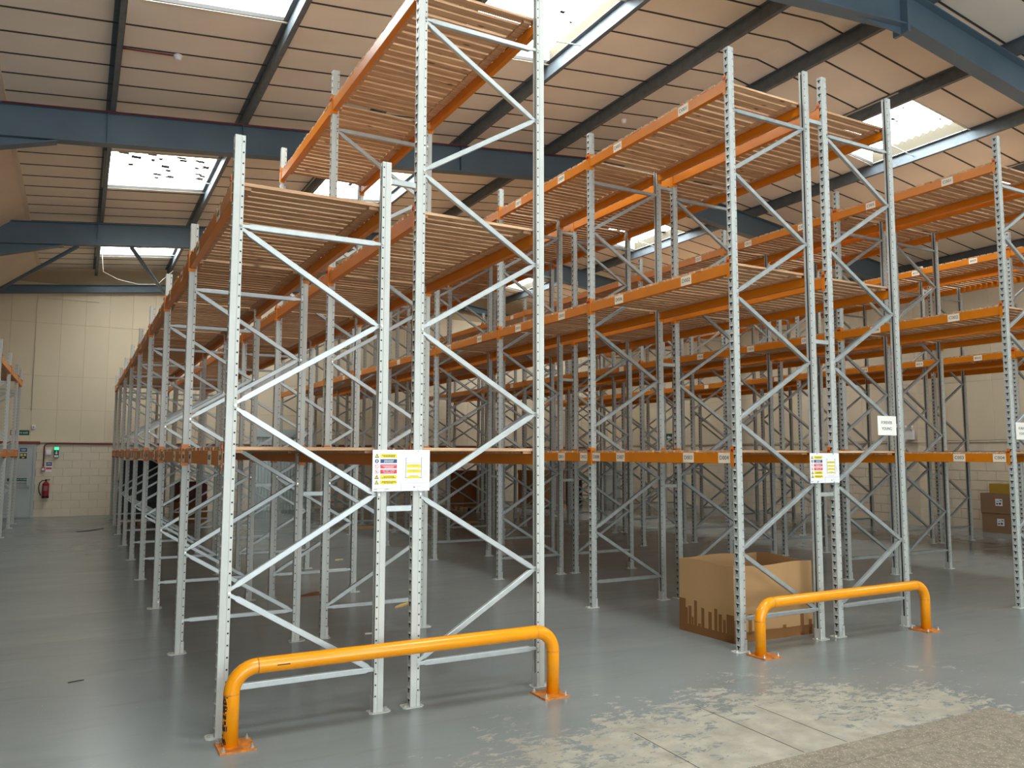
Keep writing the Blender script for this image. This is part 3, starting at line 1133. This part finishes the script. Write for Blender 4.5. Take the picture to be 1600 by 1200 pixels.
# ------------------------------------------------------------------ signs on the racks
def load_sign(xc, y, zc, w, h, label, four):
    t = thing('load_notice', label, 'sign', (xc, y, zc))
    ob('board', box_me('board', M['white'], -w / 2, w / 2, 0, .004, -h / 2, h / 2), t)
    sx, sz = w / .43, h / .295

    def pl(name, m, x0, x1, z0, z1, d=.0008):
        return ob(name, box_me(name, m, x0 * sx, x1 * sx, -d, .001, z0 * sz, z1 * sz), t)
    cols = ['yellow', 'blue', 'red', 'red', 'yellow', 'yellow']
    lines = [None, None, None, 'DO NOT CLIMB', None, None]
    for i, c in enumerate(cols):
        zt = .118 - i * .0375
        p = pl(c + '_strip', M[c], -.158, -.036, zt - .027, zt)
        inkm = M['ink'] if c == 'yellow' else M['white']
        if lines[i]:
            ob('lettering', text_me(lines[i], .0125 * sz, inkm, 'w'), p, ((-.097) * sx, -.0012, (zt - .009) * sz), (math.radians(90), 0, 0))
        rows = MB()
        rr = random.Random(i)
        for q, zz in enumerate((.0085, .0145, .0205)):
            if lines[i] and q < 2:
                continue
            ln = rr.uniform(.03, .054)
            xx = -ln
            while xx < ln:
                w2 = rr.uniform(.004, .010)
                rows.box((-.097 + xx) * sx, (-.097 + xx + w2) * sx, -.0012, 0, (zt - zz - .0016) * sz, (zt - zz + .0016) * sz)
                xx += w2 + .003
        ob('small_print', rows.mesh('small_print', inkm), p, kind='stuff')
        # pictogram
        cx, cz = -.184 * sx, (zt - .0135) * sz
        pm = MB()
        if c == 'yellow':
            r = .016 * sz
            pm.prism([(cx - r, cz - r * .8), (cx + r, cz - r * .8), (cx, cz + r)], 'y', -.0008, 0)
            ob('warning_triangle', pm.mesh('warning_triangle', M['ink']), t)
            r *= .66
            ob('triangle_centre', MB().prism([(cx - r, cz - r * .82), (cx + r, cz - r * .82), (cx, cz + r * .92)], 'y', -.0012, 0).mesh('triangle_centre', M['yellow']), t)
            ob('exclamation_mark', MB().box(cx - .0012, cx + .0012, -.0016, 0, cz - .0045, cz + .005).mesh('exclamation_mark', M['ink']), t)
        elif c == 'blue':
            pm.cyl((cx, 0, cz), (cx, -.0008, cz), .014 * sz, 24)
            ob('mandatory_disc', pm.mesh('mandatory_disc', M['blue']), t)
            ob('mandatory_symbol', MB().box(cx - .0035, cx + .0035, -.0012, 0, cz - .008, cz + .008).mesh('mandatory_symbol', M['white']), t)
        else:
            pm.cyl((cx, 0, cz), (cx, -.0008, cz), .014 * sz, 24)
            ob('prohibition_ring', pm.mesh('prohibition_ring', M['red']), t)
            ob('ring_centre', MB().cyl((cx, 0, cz), (cx, -.0012, cz), .0115 * sz, 24).mesh('ring_centre', M['white']), t)
            d = .0085
            ob('ring_bar', MB().hexa([(cx - d, -.0016, cz + d - .0016), (cx + d, -.0016, cz - d - .0016), (cx + d, 0, cz - d - .0016), (cx - d, 0, cz + d - .0016), (cx - d, -.0016, cz + d + .0016), (cx + d, -.0016, cz - d + .0016), (cx + d, 0, cz - d + .0016), (cx - d, 0, cz + d + .0016)]).mesh('ring_bar', M['red']), t)
            if i == 3:
                ob('climber_figure', MB().box(cx - .0025, cx + .0025, -.0018, 0, cz - .006, cz + .003).box(cx - .006, cx + .001, -.0018, 0, cz - .001, cz + .001).mesh('climber_figure', M['ink']), t)
    # right half: drawing of the loaded rack
    dm = MB()
    for xx in (.032, .150):
        dm.box((xx - .002) * sx, (xx + .002) * sx, -.0008, 0, -.053 * sz, .09 * sz)
        dm.box((xx - .009) * sx, (xx + .009) * sx, -.0008, 0, -.0545 * sz, -.0525 * sz)
        dm.box((xx - .007) * sx, (xx + .013) * sx, -.0008, 0, .088 * sz, .090 * sz)
    dm.box(.032 * sx, .150 * sx, -.0008, 0, .053 * sz, .055 * sz)
    for xx, z0, z1 in ((.168, -.05, .02), (.18, -.04, .005)):
        dm.box(xx * sx, (xx + .001) * sx, -.0008, 0, z0 * sz, z1 * sz)
    ob('rack_drawing', dm.mesh('rack_drawing', M['greyink']), t)
    lv = [.043, .006, -.033] if not four else [.066, .030, -.002, -.035]
    for q, z in enumerate(lv):
        hh = .024 if not four else .018
        if q < len(lv) - 1:
            pl('load_band', M['yellow'], .040, .146, z - hh, z)
        else:
            n = 10
            pts = [(.034 + .116 * i / n, z - hh + .002 + .5 * hh * math.sin(math.pi * i / n) + (.006 if 0 < i < n else 0)) for i in range(n + 1)]
            pts = [(a * sx, b * sz) for a, b in pts] + [(.150 * sx, (z - hh) * sz), (.034 * sx, (z - hh) * sz)]
            ob('load_band', MB().prism(pts, 'y', -.0008, 0).mesh('load_band', M['yellow']), t)
        pr = MB()
        pr.box(.060 * sx, .126 * sx, -.0012, 0, (z - .007) * sz, (z - .0045) * sz).box(.088 * sx, .096 * sx, -.0012, 0, (z - .016) * sz, (z - .0135) * sz)
        ob('small_print', pr.mesh('small_print', M['greyink']), t, kind='stuff')
    pr = MB()
    for x0, x1, z in ((.045, .13, -.079), (.0, .2, -.092), (.115, .15, -.115), (.115, .14, -.121), (-.2, -.04, -.128)):
        pr.box(x0 * sx, x1 * sx, -.0008, 0, z * sz, (z + .0012) * sz)
    pr.box(-.0045 * sx, -.003 * sx, -.0008, 0, -.145 * sz, -.09 * sz).box(-.205 * sx, -.178 * sx, -.0008, 0, -.135 * sz, -.131 * sz).box(-.122 * sx, -.094 * sx, -.0008, 0, -.134 * sz, -.130 * sz)
    pr.prism([(.088 * sx, -.126 * sz), (.106 * sx, -.126 * sz), (.097 * sx, -.112 * sz)], 'y', -.0008, 0)
    ob('small_print', pr.mesh('small_print', M['greyink']), t, kind='stuff')
    bm = MB()
    for bx in (-.115, .128):
        for bz in (h / 2 - .008, -h / 2 + .008):
            bm.cyl((bx * sx, .0, bz), (bx * sx, -.006, bz), .006, 8)
    ob('fixing_screw', bm.mesh('fixing_screw', M['bolt']), t)
    return t


load_sign(1.204, -.016, 1.660, .432, .292, 'white load notice across the inner posts of the nearest rack end', False)
load_sign(4.4985 + 1.148, .044, 1.650, .412, .292, 'white load notice across the inner posts of the second rack end', True)


def paper_sign(x0, x1, y, z0, z1, label):
    t = thing('paper_sign', label, 'sign', ((x0 + x1) / 2, y, (z0 + z1) / 2))
    ob('sheet', box_me('sheet', M['paper'], (x0 - x1) / 2, (x1 - x0) / 2, 0, .003, (z0 - z1) / 2, (z1 - z0) / 2), t)
    for s, z in (('FOREVER', .030), ('YOUNG', -.033)):
        ob('lettering', text_me(s, .043, M['ink'], 'ink'), t, (-.008, -.0008, z), (math.radians(90), 0, 0))


paper_sign(6.466, 6.762, .046, 1.985, 2.187, 'square white paper sign taped to the right post of the second rack end')
paper_sign(8.998, 9.295, .068, 1.967, 2.173, 'white paper sign at the right picture edge on the third rack end')

# ------------------------------------------------------------------ big cardboard box
t = thing('cardboard_box', 'large open brown cardboard box on the floor under the second rack', 'box', (0, 0, 0))
bx0, bx1, by0, by1, hb = 4.655, 5.735, .335, 1.085, .718
th = .009
wm = MB()
foot = [(bx0 + .03, by0), (bx1 - .02, by0 - .03), (bx1 + .02, by1), (bx0, by1)]
topp = [(bx0 + .045, by0 + .01), (bx1 - .01, by0 - .02), (bx1 + .01, by1 - .01), (bx0 + .005, by1 - .01)]


def inset(q, d):
    cx = sum(p[0] for p in q) / 4
    cy = sum(p[1] for p in q) / 4
    return [(p[0] + (d if p[0] < cx else -d), p[1] + (d if p[1] < cy else -d)) for p in q]


fi, ti = inset(foot, th), inset(topp, th)
for i in range(4):
    j = (i + 1) % 4
    a, b, c, d = foot[i], foot[j], topp[j], topp[i]
    K_ = 8
    for k in range(K_):
        def lerp(p, q, u):
            return (p[0] + (q[0] - p[0]) * u, p[1] + (q[1] - p[1]) * u)
        u0, u1 = k / K_, (k + 1) / K_
        sag0, sag1 = [.016 * math.sin(math.pi * u) * math.sin(5 * u + i) for u in (u0, u1)]
        wm.hexa([(*lerp(a, b, u0), 0), (*lerp(a, b, u1), 0), (*lerp(fi[i], fi[j], u1), 0), (*lerp(fi[i], fi[j], u0), 0),
                 (*lerp(d, c, u0), hb - sag0), (*lerp(d, c, u1), hb - sag1), (*lerp(ti[i], ti[j], u1), hb - sag1), (*lerp(ti[i], ti[j], u0), hb - sag0)])
ob('box_wall', wm.mesh('box_wall', M['card']), t)
ob('box_bottom', MB().prism(fi, 'z', 0.001, .012).mesh('box_bottom', M['card']), t)
# dark skyline printed round the foot of the left and front faces
pm = MB()
rr = random.Random(5)


def face_pt(a, b, c, d, u, v, off):
    p = Vector((a[0] + (b[0] - a[0]) * u, a[1] + (b[1] - a[1]) * u, 0))
    q = Vector((d[0] + (c[0] - d[0]) * u, d[1] + (c[1] - d[1]) * u, hb))
    nn = Vector((b[1] - a[1], -(b[0] - a[0]), 0)).normalized()
    return p.lerp(q, v) + nn * off


def decal(face, u0, u1, v0, v1):
    i = face
    j = (i + 1) % 4
    F_ = (foot[i], foot[j], topp[j], topp[i])
    pm.quad(face_pt(*F_, u0, v0, .0012), face_pt(*F_, u1, v0, .0012), face_pt(*F_, u1, v1, .0012), face_pt(*F_, u0, v1, .0012))


# left face is index 3 (from back to front), front face index 0
for u0, u1, hgt in ((0, .125, .45), (.125, .165, .33), (.18, .235, .36), (.24, .275, .22), (.285, .34, .45), (.36, .41, .15), (.42, .475, .37), (.55, .61, .34), (.655, .71, .40), (.73, .79, .34), (.81, .855, .28), (.87, 1, .36)):
    decal(3, u0, u1, 0, hgt)
decal(3, 0, 1, 0, .11)
decal(0, 0, 1, 0, .13)
for u0, hgt in ((0.0, .30), (.06, .24), (.17, .36), (.60, .17), (.83, .34), (.94, .20)):
    decal(0, u0, u0 + .045, 0, hgt)
ob('skyline_print', pm.mesh('skyline_print', M['card_d']), t)
ob('tape_line', MB().hexa([tuple(face_pt(foot[0], foot[1], topp[1], topp[0], a, b, o_)) for b, o_ in ((.13, .0), (.14, 0)) for a in (0, 1, 1, 0)]).mesh('tape_line', M['card']), t)

# ------------------------------------------------------------------ cartons by the right wall


def carton(x0, x1, y0, y1, z0, z1, m, label, tag_=True):
    t = thing('carton', label, 'box', (0, 0, 0))
    ob('carton_body', box_me('carton_body', m, x0, x1, y0, y1, z0, z1), t)
    sm = MB()
    xm = (x0 + x1) / 2
    sm.box(xm - .03, xm + .03, y0 - .0005, y1 + .0005, z1 - .0005, z1 + .0008)
    ob('packing_tape', sm.mesh('packing_tape', M['card']), t)
    if tag_:
        yc = y0 + (y1 - y0) * .62
        zc = z0 + (z1 - z0) * .55
        lb = ob('shipping_label', box_me('shipping_label', M['white'], x0 - .0015, x0, yc - .08, yc + .08, zc - .08, zc + .08), t)
        km = MB()
        for a, b, c, d in ((-.06, -.02, -.05, -.02), (.0, .045, -.05, -.01), (-.05, .0, .02, .03), (.02, .06, .03, .05)):
            km.box(x0 - .0025, x0 - .0012, yc - b, yc - a, zc + c, zc + d)
        ob('label_print', km.mesh('label_print', M['ink']), lb)


carton(17.86, 18.42, 4.75, 5.88, 0, .45, M['card_g'], 'brown carton on the floor by the right wall, bottom of the stack')
carton(17.85, 18.41, 4.77, 5.89, .452, .905, M['card_g'], 'brown carton with white label in the middle of the right wall stack')
carton(17.9, 18.38, 4.8, 5.70, .907, 1.125, M['card_y'], 'yellow carton on top of the stack by the right wall', False)

# ------------------------------------------------------------------ goods at the back


def pallet(x0, y0, label, w=1.0, d=1.2):
    t = thing('wooden_pallet', label, 'pallet', (x0, y0, 0))
    for k in range(6):
        a = k * (d - .1) / 5
        ob('deck_board', box_me('deck_board', M['wood'], 0, w, a, a + .1, .122, .144), t)
    for k in range(3):
        a = k * (w - .1) / 2
        ob('stringer', box_me('stringer', M['wood'], a, a + .1, 0, d, .0, .022), t)
        for q in range(3):
            bq = q * (d - .14) / 2
            ob('pallet_block', box_me('pallet_block', M['wood'], a, a + .1, bq, bq + .14, .022, .122), t)
    return t


pallet(.10, 16.75, 'wooden pallet under the black wrapped load at the far end')
t = thing('wrapped_load', 'black plastic wrapped load on a pallet at the far end of the nearest rack', 'pallet load', (.12, 16.77, .144))
wm = MB()
pts = [(0, 0), (.3, -.02), (.62, 0), (.95, .03), (.93, .6), (.96, 1.12), (.5, 1.15), (.02, 1.12), (-.02, .6)]
for i in range(len(pts)):
    a, b = pts[i], pts[(i + 1) % len(pts)]
    for z0, z1, k0, k1 in ((0, .5, 1, 1.0), (.5, 1.0, 1.0, .97), (1.0, 1.45, .97, .9)):
        c = (.47, .56)
        f_ = lambda p, k: (c[0] + (p[0] - c[0]) * k, c[1] + (p[1] - c[1]) * k)
        wm.quad((*f_(a, k0), z0), (*f_(b, k0), z0), (*f_(b, k1), z1), (*f_(a, k1), z1))
wm.f.append(tuple(range(len(wm.v), len(wm.v) + len(pts))))
wm.v += [(.47 + (p[0] - .47) * .9, .56 + (p[1] - .56) * .9, 1.45) for p in pts]
wm.f.append(tuple(range(len(wm.v), len(wm.v) + len(pts)))[::-1])
wm.v += [(p[0], p[1], 0) for p in pts]
ob('black_wrap', wm.mesh('black_wrap', M['black']), t)
bm = MB()
for z in (.35, .9):
    bm.box(-.022, .962, -.024, 1.155, z, z + .03)
ob('strap', bm.mesh('strap', M['strip']), t)


def crate(x0, x1, y0, y1, z0, z1, m, label):
    t = thing('crate', label, 'crate', (0, 0, 0))
    cm = MB()
    w = .03
    cm.box(x0, x1, y0, y0 + w, z0, z1).box(x0, x1, y1 - w, y1, z0, z1).box(x0, x0 + w, y0 + w, y1 - w, z0, z1).box(x1 - w, x1, y0 + w, y1 - w, z0, z1).box(x0 + w, x1 - w, y0 + w, y1 - w, z0, z0 + w)
    ob('crate_shell', cm.mesh('crate_shell', m), t)
    rm = MB()
    for zz in (z0 + .1, z1 - .06):
        rm.box(x0 - .012, x1 + .012, y0 - .012, y1 + .012, zz, zz + .03)
    ob('crate_rib', rm.mesh('crate_rib', m), t)


crate(1.42, 2.22, 16.9, 17.9, 0, .52, M['card_o'], 'brown crate on the floor at the far end of the nearest rack')
crate(1.44, 2.2, 16.92, 17.88, .52, 1.02, M['cartred'], 'dark red crate stacked on a brown crate at the far end')


def bulk_box(x0, x1, y0, y1, label):
    t = thing('bulk_box', label, 'box', (0, 0, 0))
    ob('box_body', box_me('box_body', M['card_o'], x0, x1, y0, y1, .144, 1.24), t)
    ob('box_lid', box_me('box_lid', M['card_o'], x0 - .012, x1 + .012, y0 - .012, y1 + .012, 1.14, 1.252), t)


pallet(9.75, 17.2, 'wooden pallet under the wide cardboard bulk box behind the third rack', 1.45, 1.1)
bulk_box(9.78, 11.15, 17.22, 18.25, 'wide orange brown bulk box at the far end of the third rack')
pallet(12.2, 17.0, 'wooden pallet under the bulk box in the last aisle', 1.2, 1.2)
bulk_box(12.22, 13.35, 17.02, 18.15, 'orange brown bulk box standing in the far aisle at the back')
t = thing('black_drum', 'black drum standing in the last aisle near the back wall', 'drum', (14.55, 18.3, 0))
ob('drum_body', MB().cyl((0, 0, .02), (0, 0, .86), .29, 24).mesh('drum_body', M['black'], False), t)
ob('drum_hoop', MB().cyl((0, 0, 0), (0, 0, .02), .30, 24).cyl((0, 0, .3), (0, 0, .32), .30, 24).cyl((0, 0, .58), (0, 0, .6), .30, 24).cyl((0, 0, .86), (0, 0, .885), .30, 24).mesh('drum_hoop', M['black']), t)

# ------------------------------------------------------------------ back wall fittings


def fire_door(name, x0, x1, ztop, handle_right, lintel):
    d = struct(name)
    y = YB
    ob('door_leaf', box_me('door_leaf', M['door'], x0, x1, y - .03, y + .012, .008, ztop), d)
    fm = MB()
    fm.box(x0 - .07, x0 - .005, y - .045, y + .012, 0, ztop + .06).box(x1 + .005, x1 + .07, y - .045, y + .012, 0, ztop + .06).box(x0 - .005, x1 + .005, y - .045, y + .012, ztop + .005, ztop + .06)
    ob('door_frame', fm.mesh('door_frame', M['door']), d)
    pb_ = MB()
    zc = .97
    xe = x1 - .08 if handle_right else x0 + .08
    xo = x0 + .06 if handle_right else x1 - .06
    pb_.cyl((xo, y - .09, zc), (xe, y - .09, zc), .016, 10)
    pb_.box(xe - .04, xe + .04, y - .11, y - .03, zc - .12, zc + .14).box(xo - .03, xo + .03, y - .11, y - .03, zc - .05, zc + .06)
    pb_.box(min(xo, xe), max(xo, xe), y - .04, y - .03, zc - .17, zc - .13)
    ob('push_bar', pb_.mesh('push_bar', M['door']), d)
    if lintel:
        ob('lintel', box_me('lintel', M['maroon'], x0 - .4, x1 + .15, y - .06, y + .01, ztop + .065, ztop + .14), d)
    return d


fire_door('door_1', -2.86, -1.92, 1.96, True, True)
fire_door('door_2', 17.2, 18.1, 2.0, True, False)
dm = MB()
for k in range(18):
    xx = 4.0 + k * .1
    dm.prism([(xx, YB - .02), (xx + .05, YB - .045), (xx + .1, YB - .02)], 'z', 0, 2.3)
dm.box(3.9, 4.0, YB - .06, YB, 0, 2.4).box(5.8, 5.9, YB - .06, YB, 0, 2.4).box(3.9, 5.9, YB - .08, YB, 2.3, 2.55)
struct('door_3', dm.mesh('door_3', mat('pale_blue_shutter', 'b9c7c6', 0.45)))


def plate_sign(name, label, x0, x1, z0, z1, m, y=YB - .004, cat='sign', yd=.004):
    t = thing(name, label, cat, ((x0 + x1) / 2, y, (z0 + z1) / 2))
    w, h = (x1 - x0) / 2, (z1 - z0) / 2
    ob('plate', box_me('plate', m, -w, w, 0, yd, -h, h), t)
    return t


t = plate_sign('exit_sign', 'green fire exit sign on the cream back wall above the grey door', -2.49, -2.04, 2.27, 2.41, M['green'])
ob('lettering', text_me('Fire exit', .078, M['white'], 'w'), t, (.06, -.001, 0), (math.radians(90), 0, 0))
pm = MB()
pm.box(-.205, -.125, -.001, 0, -.05, .05)
ob('doorway_symbol', pm.mesh('doorway_symbol', M['white']), t)
ob('running_figure', MB().box(-.172, -.158, -.002, 0, -.01, .02).cyl((-.165, 0, .032), (-.165, -.002, .032), .01, 10).box(-.185, -.165, -.002, 0, -.016, -.008).box(-.166, -.145, -.002, 0, -.03, -.012).box(-.186, -.15, -.002, 0, .006, .014).mesh('running_figure', M['green']), t)
t = plate_sign('push_bar_sign', 'green push bar strip sign above the handle of the grey fire door', -2.5, -1.98, 1.005, 1.085, M['green'], YB - .034)
ob('lettering', text_me('PUSH BAR TO OPEN', .042, M['white'], 'w'), t, (0.02, -.001, 0), (math.radians(90), 0, 0))
t = plate_sign('door_notice', 'blue fire door notice on the upper part of the grey door', -2.24, -2.07, 1.81, 1.915, M['blue'], YB - .034)
ob('small_print', MB().box(-.06, .06, -.001, 0, .01, .02).box(-.05, .05, -.001, 0, -.02, -.01).mesh('small_print', M['white']), t, kind='stuff')
t = plate_sign('alarm_notice', 'black and yellow notice below the blue one on the grey door', -2.24, -2.07, 1.62, 1.775, M['black'], YB - .034)
ob('yellow_panel', MB().box(-.07, -.01, -.001, 0, -.01, .06).box(.01, .07, -.001, 0, -.005, .06).box(-.03, .03, -.001, 0, -.06, -.03).mesh('yellow_panel', mat('notice_yellow', 'cfc06a', 0.6)), t)
t = plate_sign('fire_action_notice', 'blue and red fire action notice above the extinguisher', -1.60, -1.45, 1.25, 1.545, M['white'])
ob('blue_panel', box_me('blue_panel', M['blue'], -.07, .07, -.001, 0, .02, .13), t)
ob('red_panel', box_me('red_panel', M['red'], -.07, .07, -.001, 0, -.075, -.02), t)
ob('small_print', MB().box(-.05, .04, -.0018, 0, .09, .1).box(-.05, .05, -.0018, 0, .06, .07).mesh('small_print', M['white']), t, kind='stuff')
t = plate_sign('white_junction_box', 'white square alarm box beside the green exit lamp', -1.615, -1.49, 1.73, 1.875, M['white'], YB - .05, 'alarm', .05)
ob('box_cover', box_me('box_cover', M['white'], -.05, .05, -.01, 0, -.055, .055), t)
t = plate_sign('emergency_lamp', 'green lit emergency exit lamp on the back wall', -1.42, -1.30, 1.66, 1.95, M['green'], YB - .06, 'lamp', .06)
ob('lamp_cover', box_me('lamp_cover', M['lampg'], -.055, .055, -.012, 0, .06, .14), t)
ob('white_arrow', MB().box(-.012, .012, -.006, 0, -.02, .04).prism([(-.04, -.02), (.04, -.02), (0, -.07)], 'y', -.006, 0).mesh('white_arrow', M['white']), t)
ob('lamp_base', box_me('lamp_base', M['white'], -.05, .05, -.006, 0, -.14, -.09), t)
t = plate_sign('call_point', 'small red alarm call point beside the door frame', -1.71, -1.615, 1.275, 1.385, M['ext'], YB - .045, 'alarm', .045)
ob('call_point_glass', box_me('call_point_glass', M['white'], -.03, .03, -.004, 0, -.03, .02), t)
t = thing('fire_extinguisher', 'red fire extinguisher with black hose hung on the back wall', 'extinguisher', (-1.575, YB - .1, .53))
ob('cylinder', MB().cyl((0, 0, .06), (0, 0, .40), .085, 20).cyl((0, 0, .40), (0, 0, .455), .085, 20, True, .03).mesh('cylinder', M['ext'], False), t)
ob('base_ring', MB().cyl((0, 0, 0), (0, 0, .06), .087, 20).mesh('base_ring', M['black']), t)
ob('valve', MB().cyl((0, 0, .455), (0, 0, .51), .02, 10).box(-.02, .10, -.012, .012, .505, .52).box(-.02, .09, -.012, .012, .475, .487).mesh('valve', M['black']), t)
ob('hose', MB().tube([(-.02, 0, .49), (-.09, 0, .485), (-.15, 0, .42), (-.17, 0, .3), (-.15, 0, .16), (-.105, 0, .07)], .013, 8).mesh('hose', M['black'], True), t)
ob('wall_bracket', box_me('wall_bracket', M['bolt'], -.03, .03, .06, .1, .2, .44), t)
lm = MB()
lm.box(-.05, .05, -.0872, -.06, .2, .34)
ob('paper_label', lm.mesh('paper_label', mat('extinguisher_label', '9a5a5a', 0.5)), t)
t = plate_sign('wall_sensor', 'small white wall sensor above the exit sign', -1.985, -1.905, 2.45, 2.56, M['white'], YB - .04, 'sensor', .04)
ob('sensor_lens', box_me('sensor_lens', M['greyink'], -.02, .02, -.004, 0, -.03, .01), t)


def line_thing(name, label, cat, path, r, m, seg=8):
    return tag(ob(name, MB().tube(path, r, seg).mesh(name, m, True)), label, cat)


line_thing('red_conduit', 'dark red conduit running along the back wall above the blockwork', 'pipe', [(-1.66, YB - .03, 1.40), (-1.66, YB - .03, 1.98), (-1.62, YB - .03, 2.03), (-1.5, YB - .03, 2.05), (6, YB - .03, 2.03), (17, YB - .03, 2.03)], .016, M['cable'])
line_thing('wall_pipe', 'thin painted pipe running up and across the cream back wall', 'pipe', [(-2.03, YB - .02, 2.95), (-2.02, YB - .02, 6.05), (-1.96, YB - .02, 6.15), (-1.8, YB - .02, 6.16), (-.48, YB - .02, 6.16)], .006, M['soffit'])
line_thing('right_wall_conduit', 'dark conduit running along the right wall at lintel height', 'pipe', [(XR - .02, -2, 2.12), (XR - .02, 7.5, 2.12), (18.03, 7.52, 2.12), (18.03, 8.0, 2.12), (XR - .02, 8.02, 2.12), (XR - .02, 20.3, 2.12)], .013, M['soffit'])
line_thing('alarm_cable', 'thin dark red cable clipped along the top of the second rafter', 'cable', [(-2.0, 7.638, zroof(-2) + RD - .02), (8.3, 7.638, zroof(8.3) + RD - .02)], .011, M['cable'])
line_thing('hanging_cable', 'slack white cable hanging below the farthest rooflight', 'cable', [(-.5, 18.1, 7.1), (-.45, 18.12, 6.6), (-.1, 18.2, 6.45), (.4, 18.3, 6.38), (.9, 18.4, 6.45), (1.3, 18.5, 6.9)], .004, M['wcable'])
for (sx_, sy_, lab) in ((.13, 5.92, 'white smoke detector on the ceiling above the left aisle'), (7.8, 6.15, 'white smoke detector on the ceiling above the second rack')):
    zc = zroof(sx_) + CO - .008
    t = thing('smoke_detector', lab, 'detector', (sx_, sy_, zc))
    ob('detector_base', MB().cyl((0, 0, -.02), (0, 0, .0), .06, 20).mesh('detector_base', M['white']), t)
    ob('detector_head', MB().cyl((0, 0, -.07), (0, 0, -.02), .035, 20, True, .05).mesh('detector_head', M['white']), t)
line_thing('detector_cable', 'thin red cable feeding the left smoke detector', 'cable', [(-.6, 5.9, zroof(-.6) + CO - .02), (.07, 5.92, zroof(.07) + CO - .02)], .01, M['cable'])

t = thing('emergency_floodlight', 'white twin emergency floodlight on the blockwork pier of the right wall', 'lamp', (17.98, 7.75, 2.18))
ob('lamp_body', box_me('lamp_body', M['white'], -.05, .04, -.14, .14, 0, .24), t)
for yy in (-.09, .09):
    h_ = ob('lamp_head', MB().cyl((-.09, yy, .30), (0.0, yy, .33), .06, 14, True, .045).mesh('lamp_head', M['white']), t)
    ob('lamp_stem', MB().cyl((-.03, yy, .23), (-.03, yy, .31), .012, 8).mesh('lamp_stem', M['black']), t)
t = thing('wall_exit_sign', 'small green exit sign on the far part of the right wall', 'sign', (XR - .006, 17.9, 2.42))
ob('plate', box_me('plate', M['green'], 0, .005, -.2, .2, -.14, .14), t)
ob('white_arrow', MB().prism([(-.12, -.03), (.0, -.03), (.0, -.07), (.1, 0), (.0, .07), (.0, .03), (-.12, .03)], 'x', -.001, 0).mesh('white_arrow', M['white']), t)

# ------------------------------------------------------------------ litter on the floor


def scrap(name, label, cat, x, y, pts, m, h=.004, lift=0.0):
    t = tag(ob(name, None, None, (x, y, 0)), label, cat)
    mb = MB()
    n = len(pts)
    k0 = len(mb.v)
    mb.v += [(p[0], p[1], 0.0 if len(p) < 3 else p[2]) for p in pts] + [(p[0], p[1], h + (0 if len(p) < 3 else p[2])) for p in pts]
    mb.f += [tuple(range(n))[::-1], tuple(range(n, 2 * n))] + [(i, (i + 1) % n, n + (i + 1) % n, n + i) for i in range(n)]
    me = mb.mesh(name, m)
    ob('piece', me, t)
    return t


scrap('wood_splinter', 'yellow splintered wood scrap on the floor under the nearest rack', 'scrap', 2.6, 3.6, [(-.13, -.11), (-.02, -.06), (.13, .08), (.14, .13), (.0, .04), (-.08, -.04)], mat('fresh_wood', 'd9b66a', 0.7), .014)
scrap('cardboard_scrap', 'torn brown cardboard piece on the floor beyond the nearest inner posts', 'scrap', 1.9, 4.85, [(-.22, -.16), (.05, -.12), (.16, .02), (.12, .16), (-.05, .10), (-.2, -.08)], M['card_o'], .006)
scrap('cardboard_scrap', 'flat cardboard sheet on the floor far down the middle aisle', 'scrap', 5.2, 13.4, [(-.5, -.3), (.5, -.34), (.55, .3), (-.45, .32)], M['card'], .006)
scrap('cardboard_scrap', 'flat cardboard sheet on the floor in the aisle behind the second rack', 'scrap', 8.1, 13.6, [(-.4, -.3), (.4, -.2), (.45, .3), (-.35, .28)], M['card'], .006)
scrap('paper_scrap', 'tiny pale paper scrap on the floor behind the near barrier', 'scrap', 1.78, 2.37, [(-.04, -.02), (.03, -.03), (.045, .02), (-.02, .03)], M['paper'], .004)
scrap('wood_chip', 'small pale chip on the floor deep under the nearest rack', 'scrap', 3.1, 7.9, [(-.08, -.05), (.06, -.02), (.09, .05), (-.04, .04)], mat('pale_chip', 'd8c48a', 0.7), .01)
line_thing('floor_strap', 'thin black strap lying curved on the floor of the left aisle', 'strap', [(-.78, 15.3, .008), (-.64, 15.36, .008), (-.48, 15.52, .008), (-.34, 15.72, .01), (-.22, 15.95, .008)], .008, M['black'], 6)
line_thing('dark_twig', 'tiny dark scrap on the open floor of the left aisle', 'scrap', [(-.82, 1.80, .007), (-.76, 1.82, .007), (-.71, 1.83, .007)], .004, M['ink'], 6)
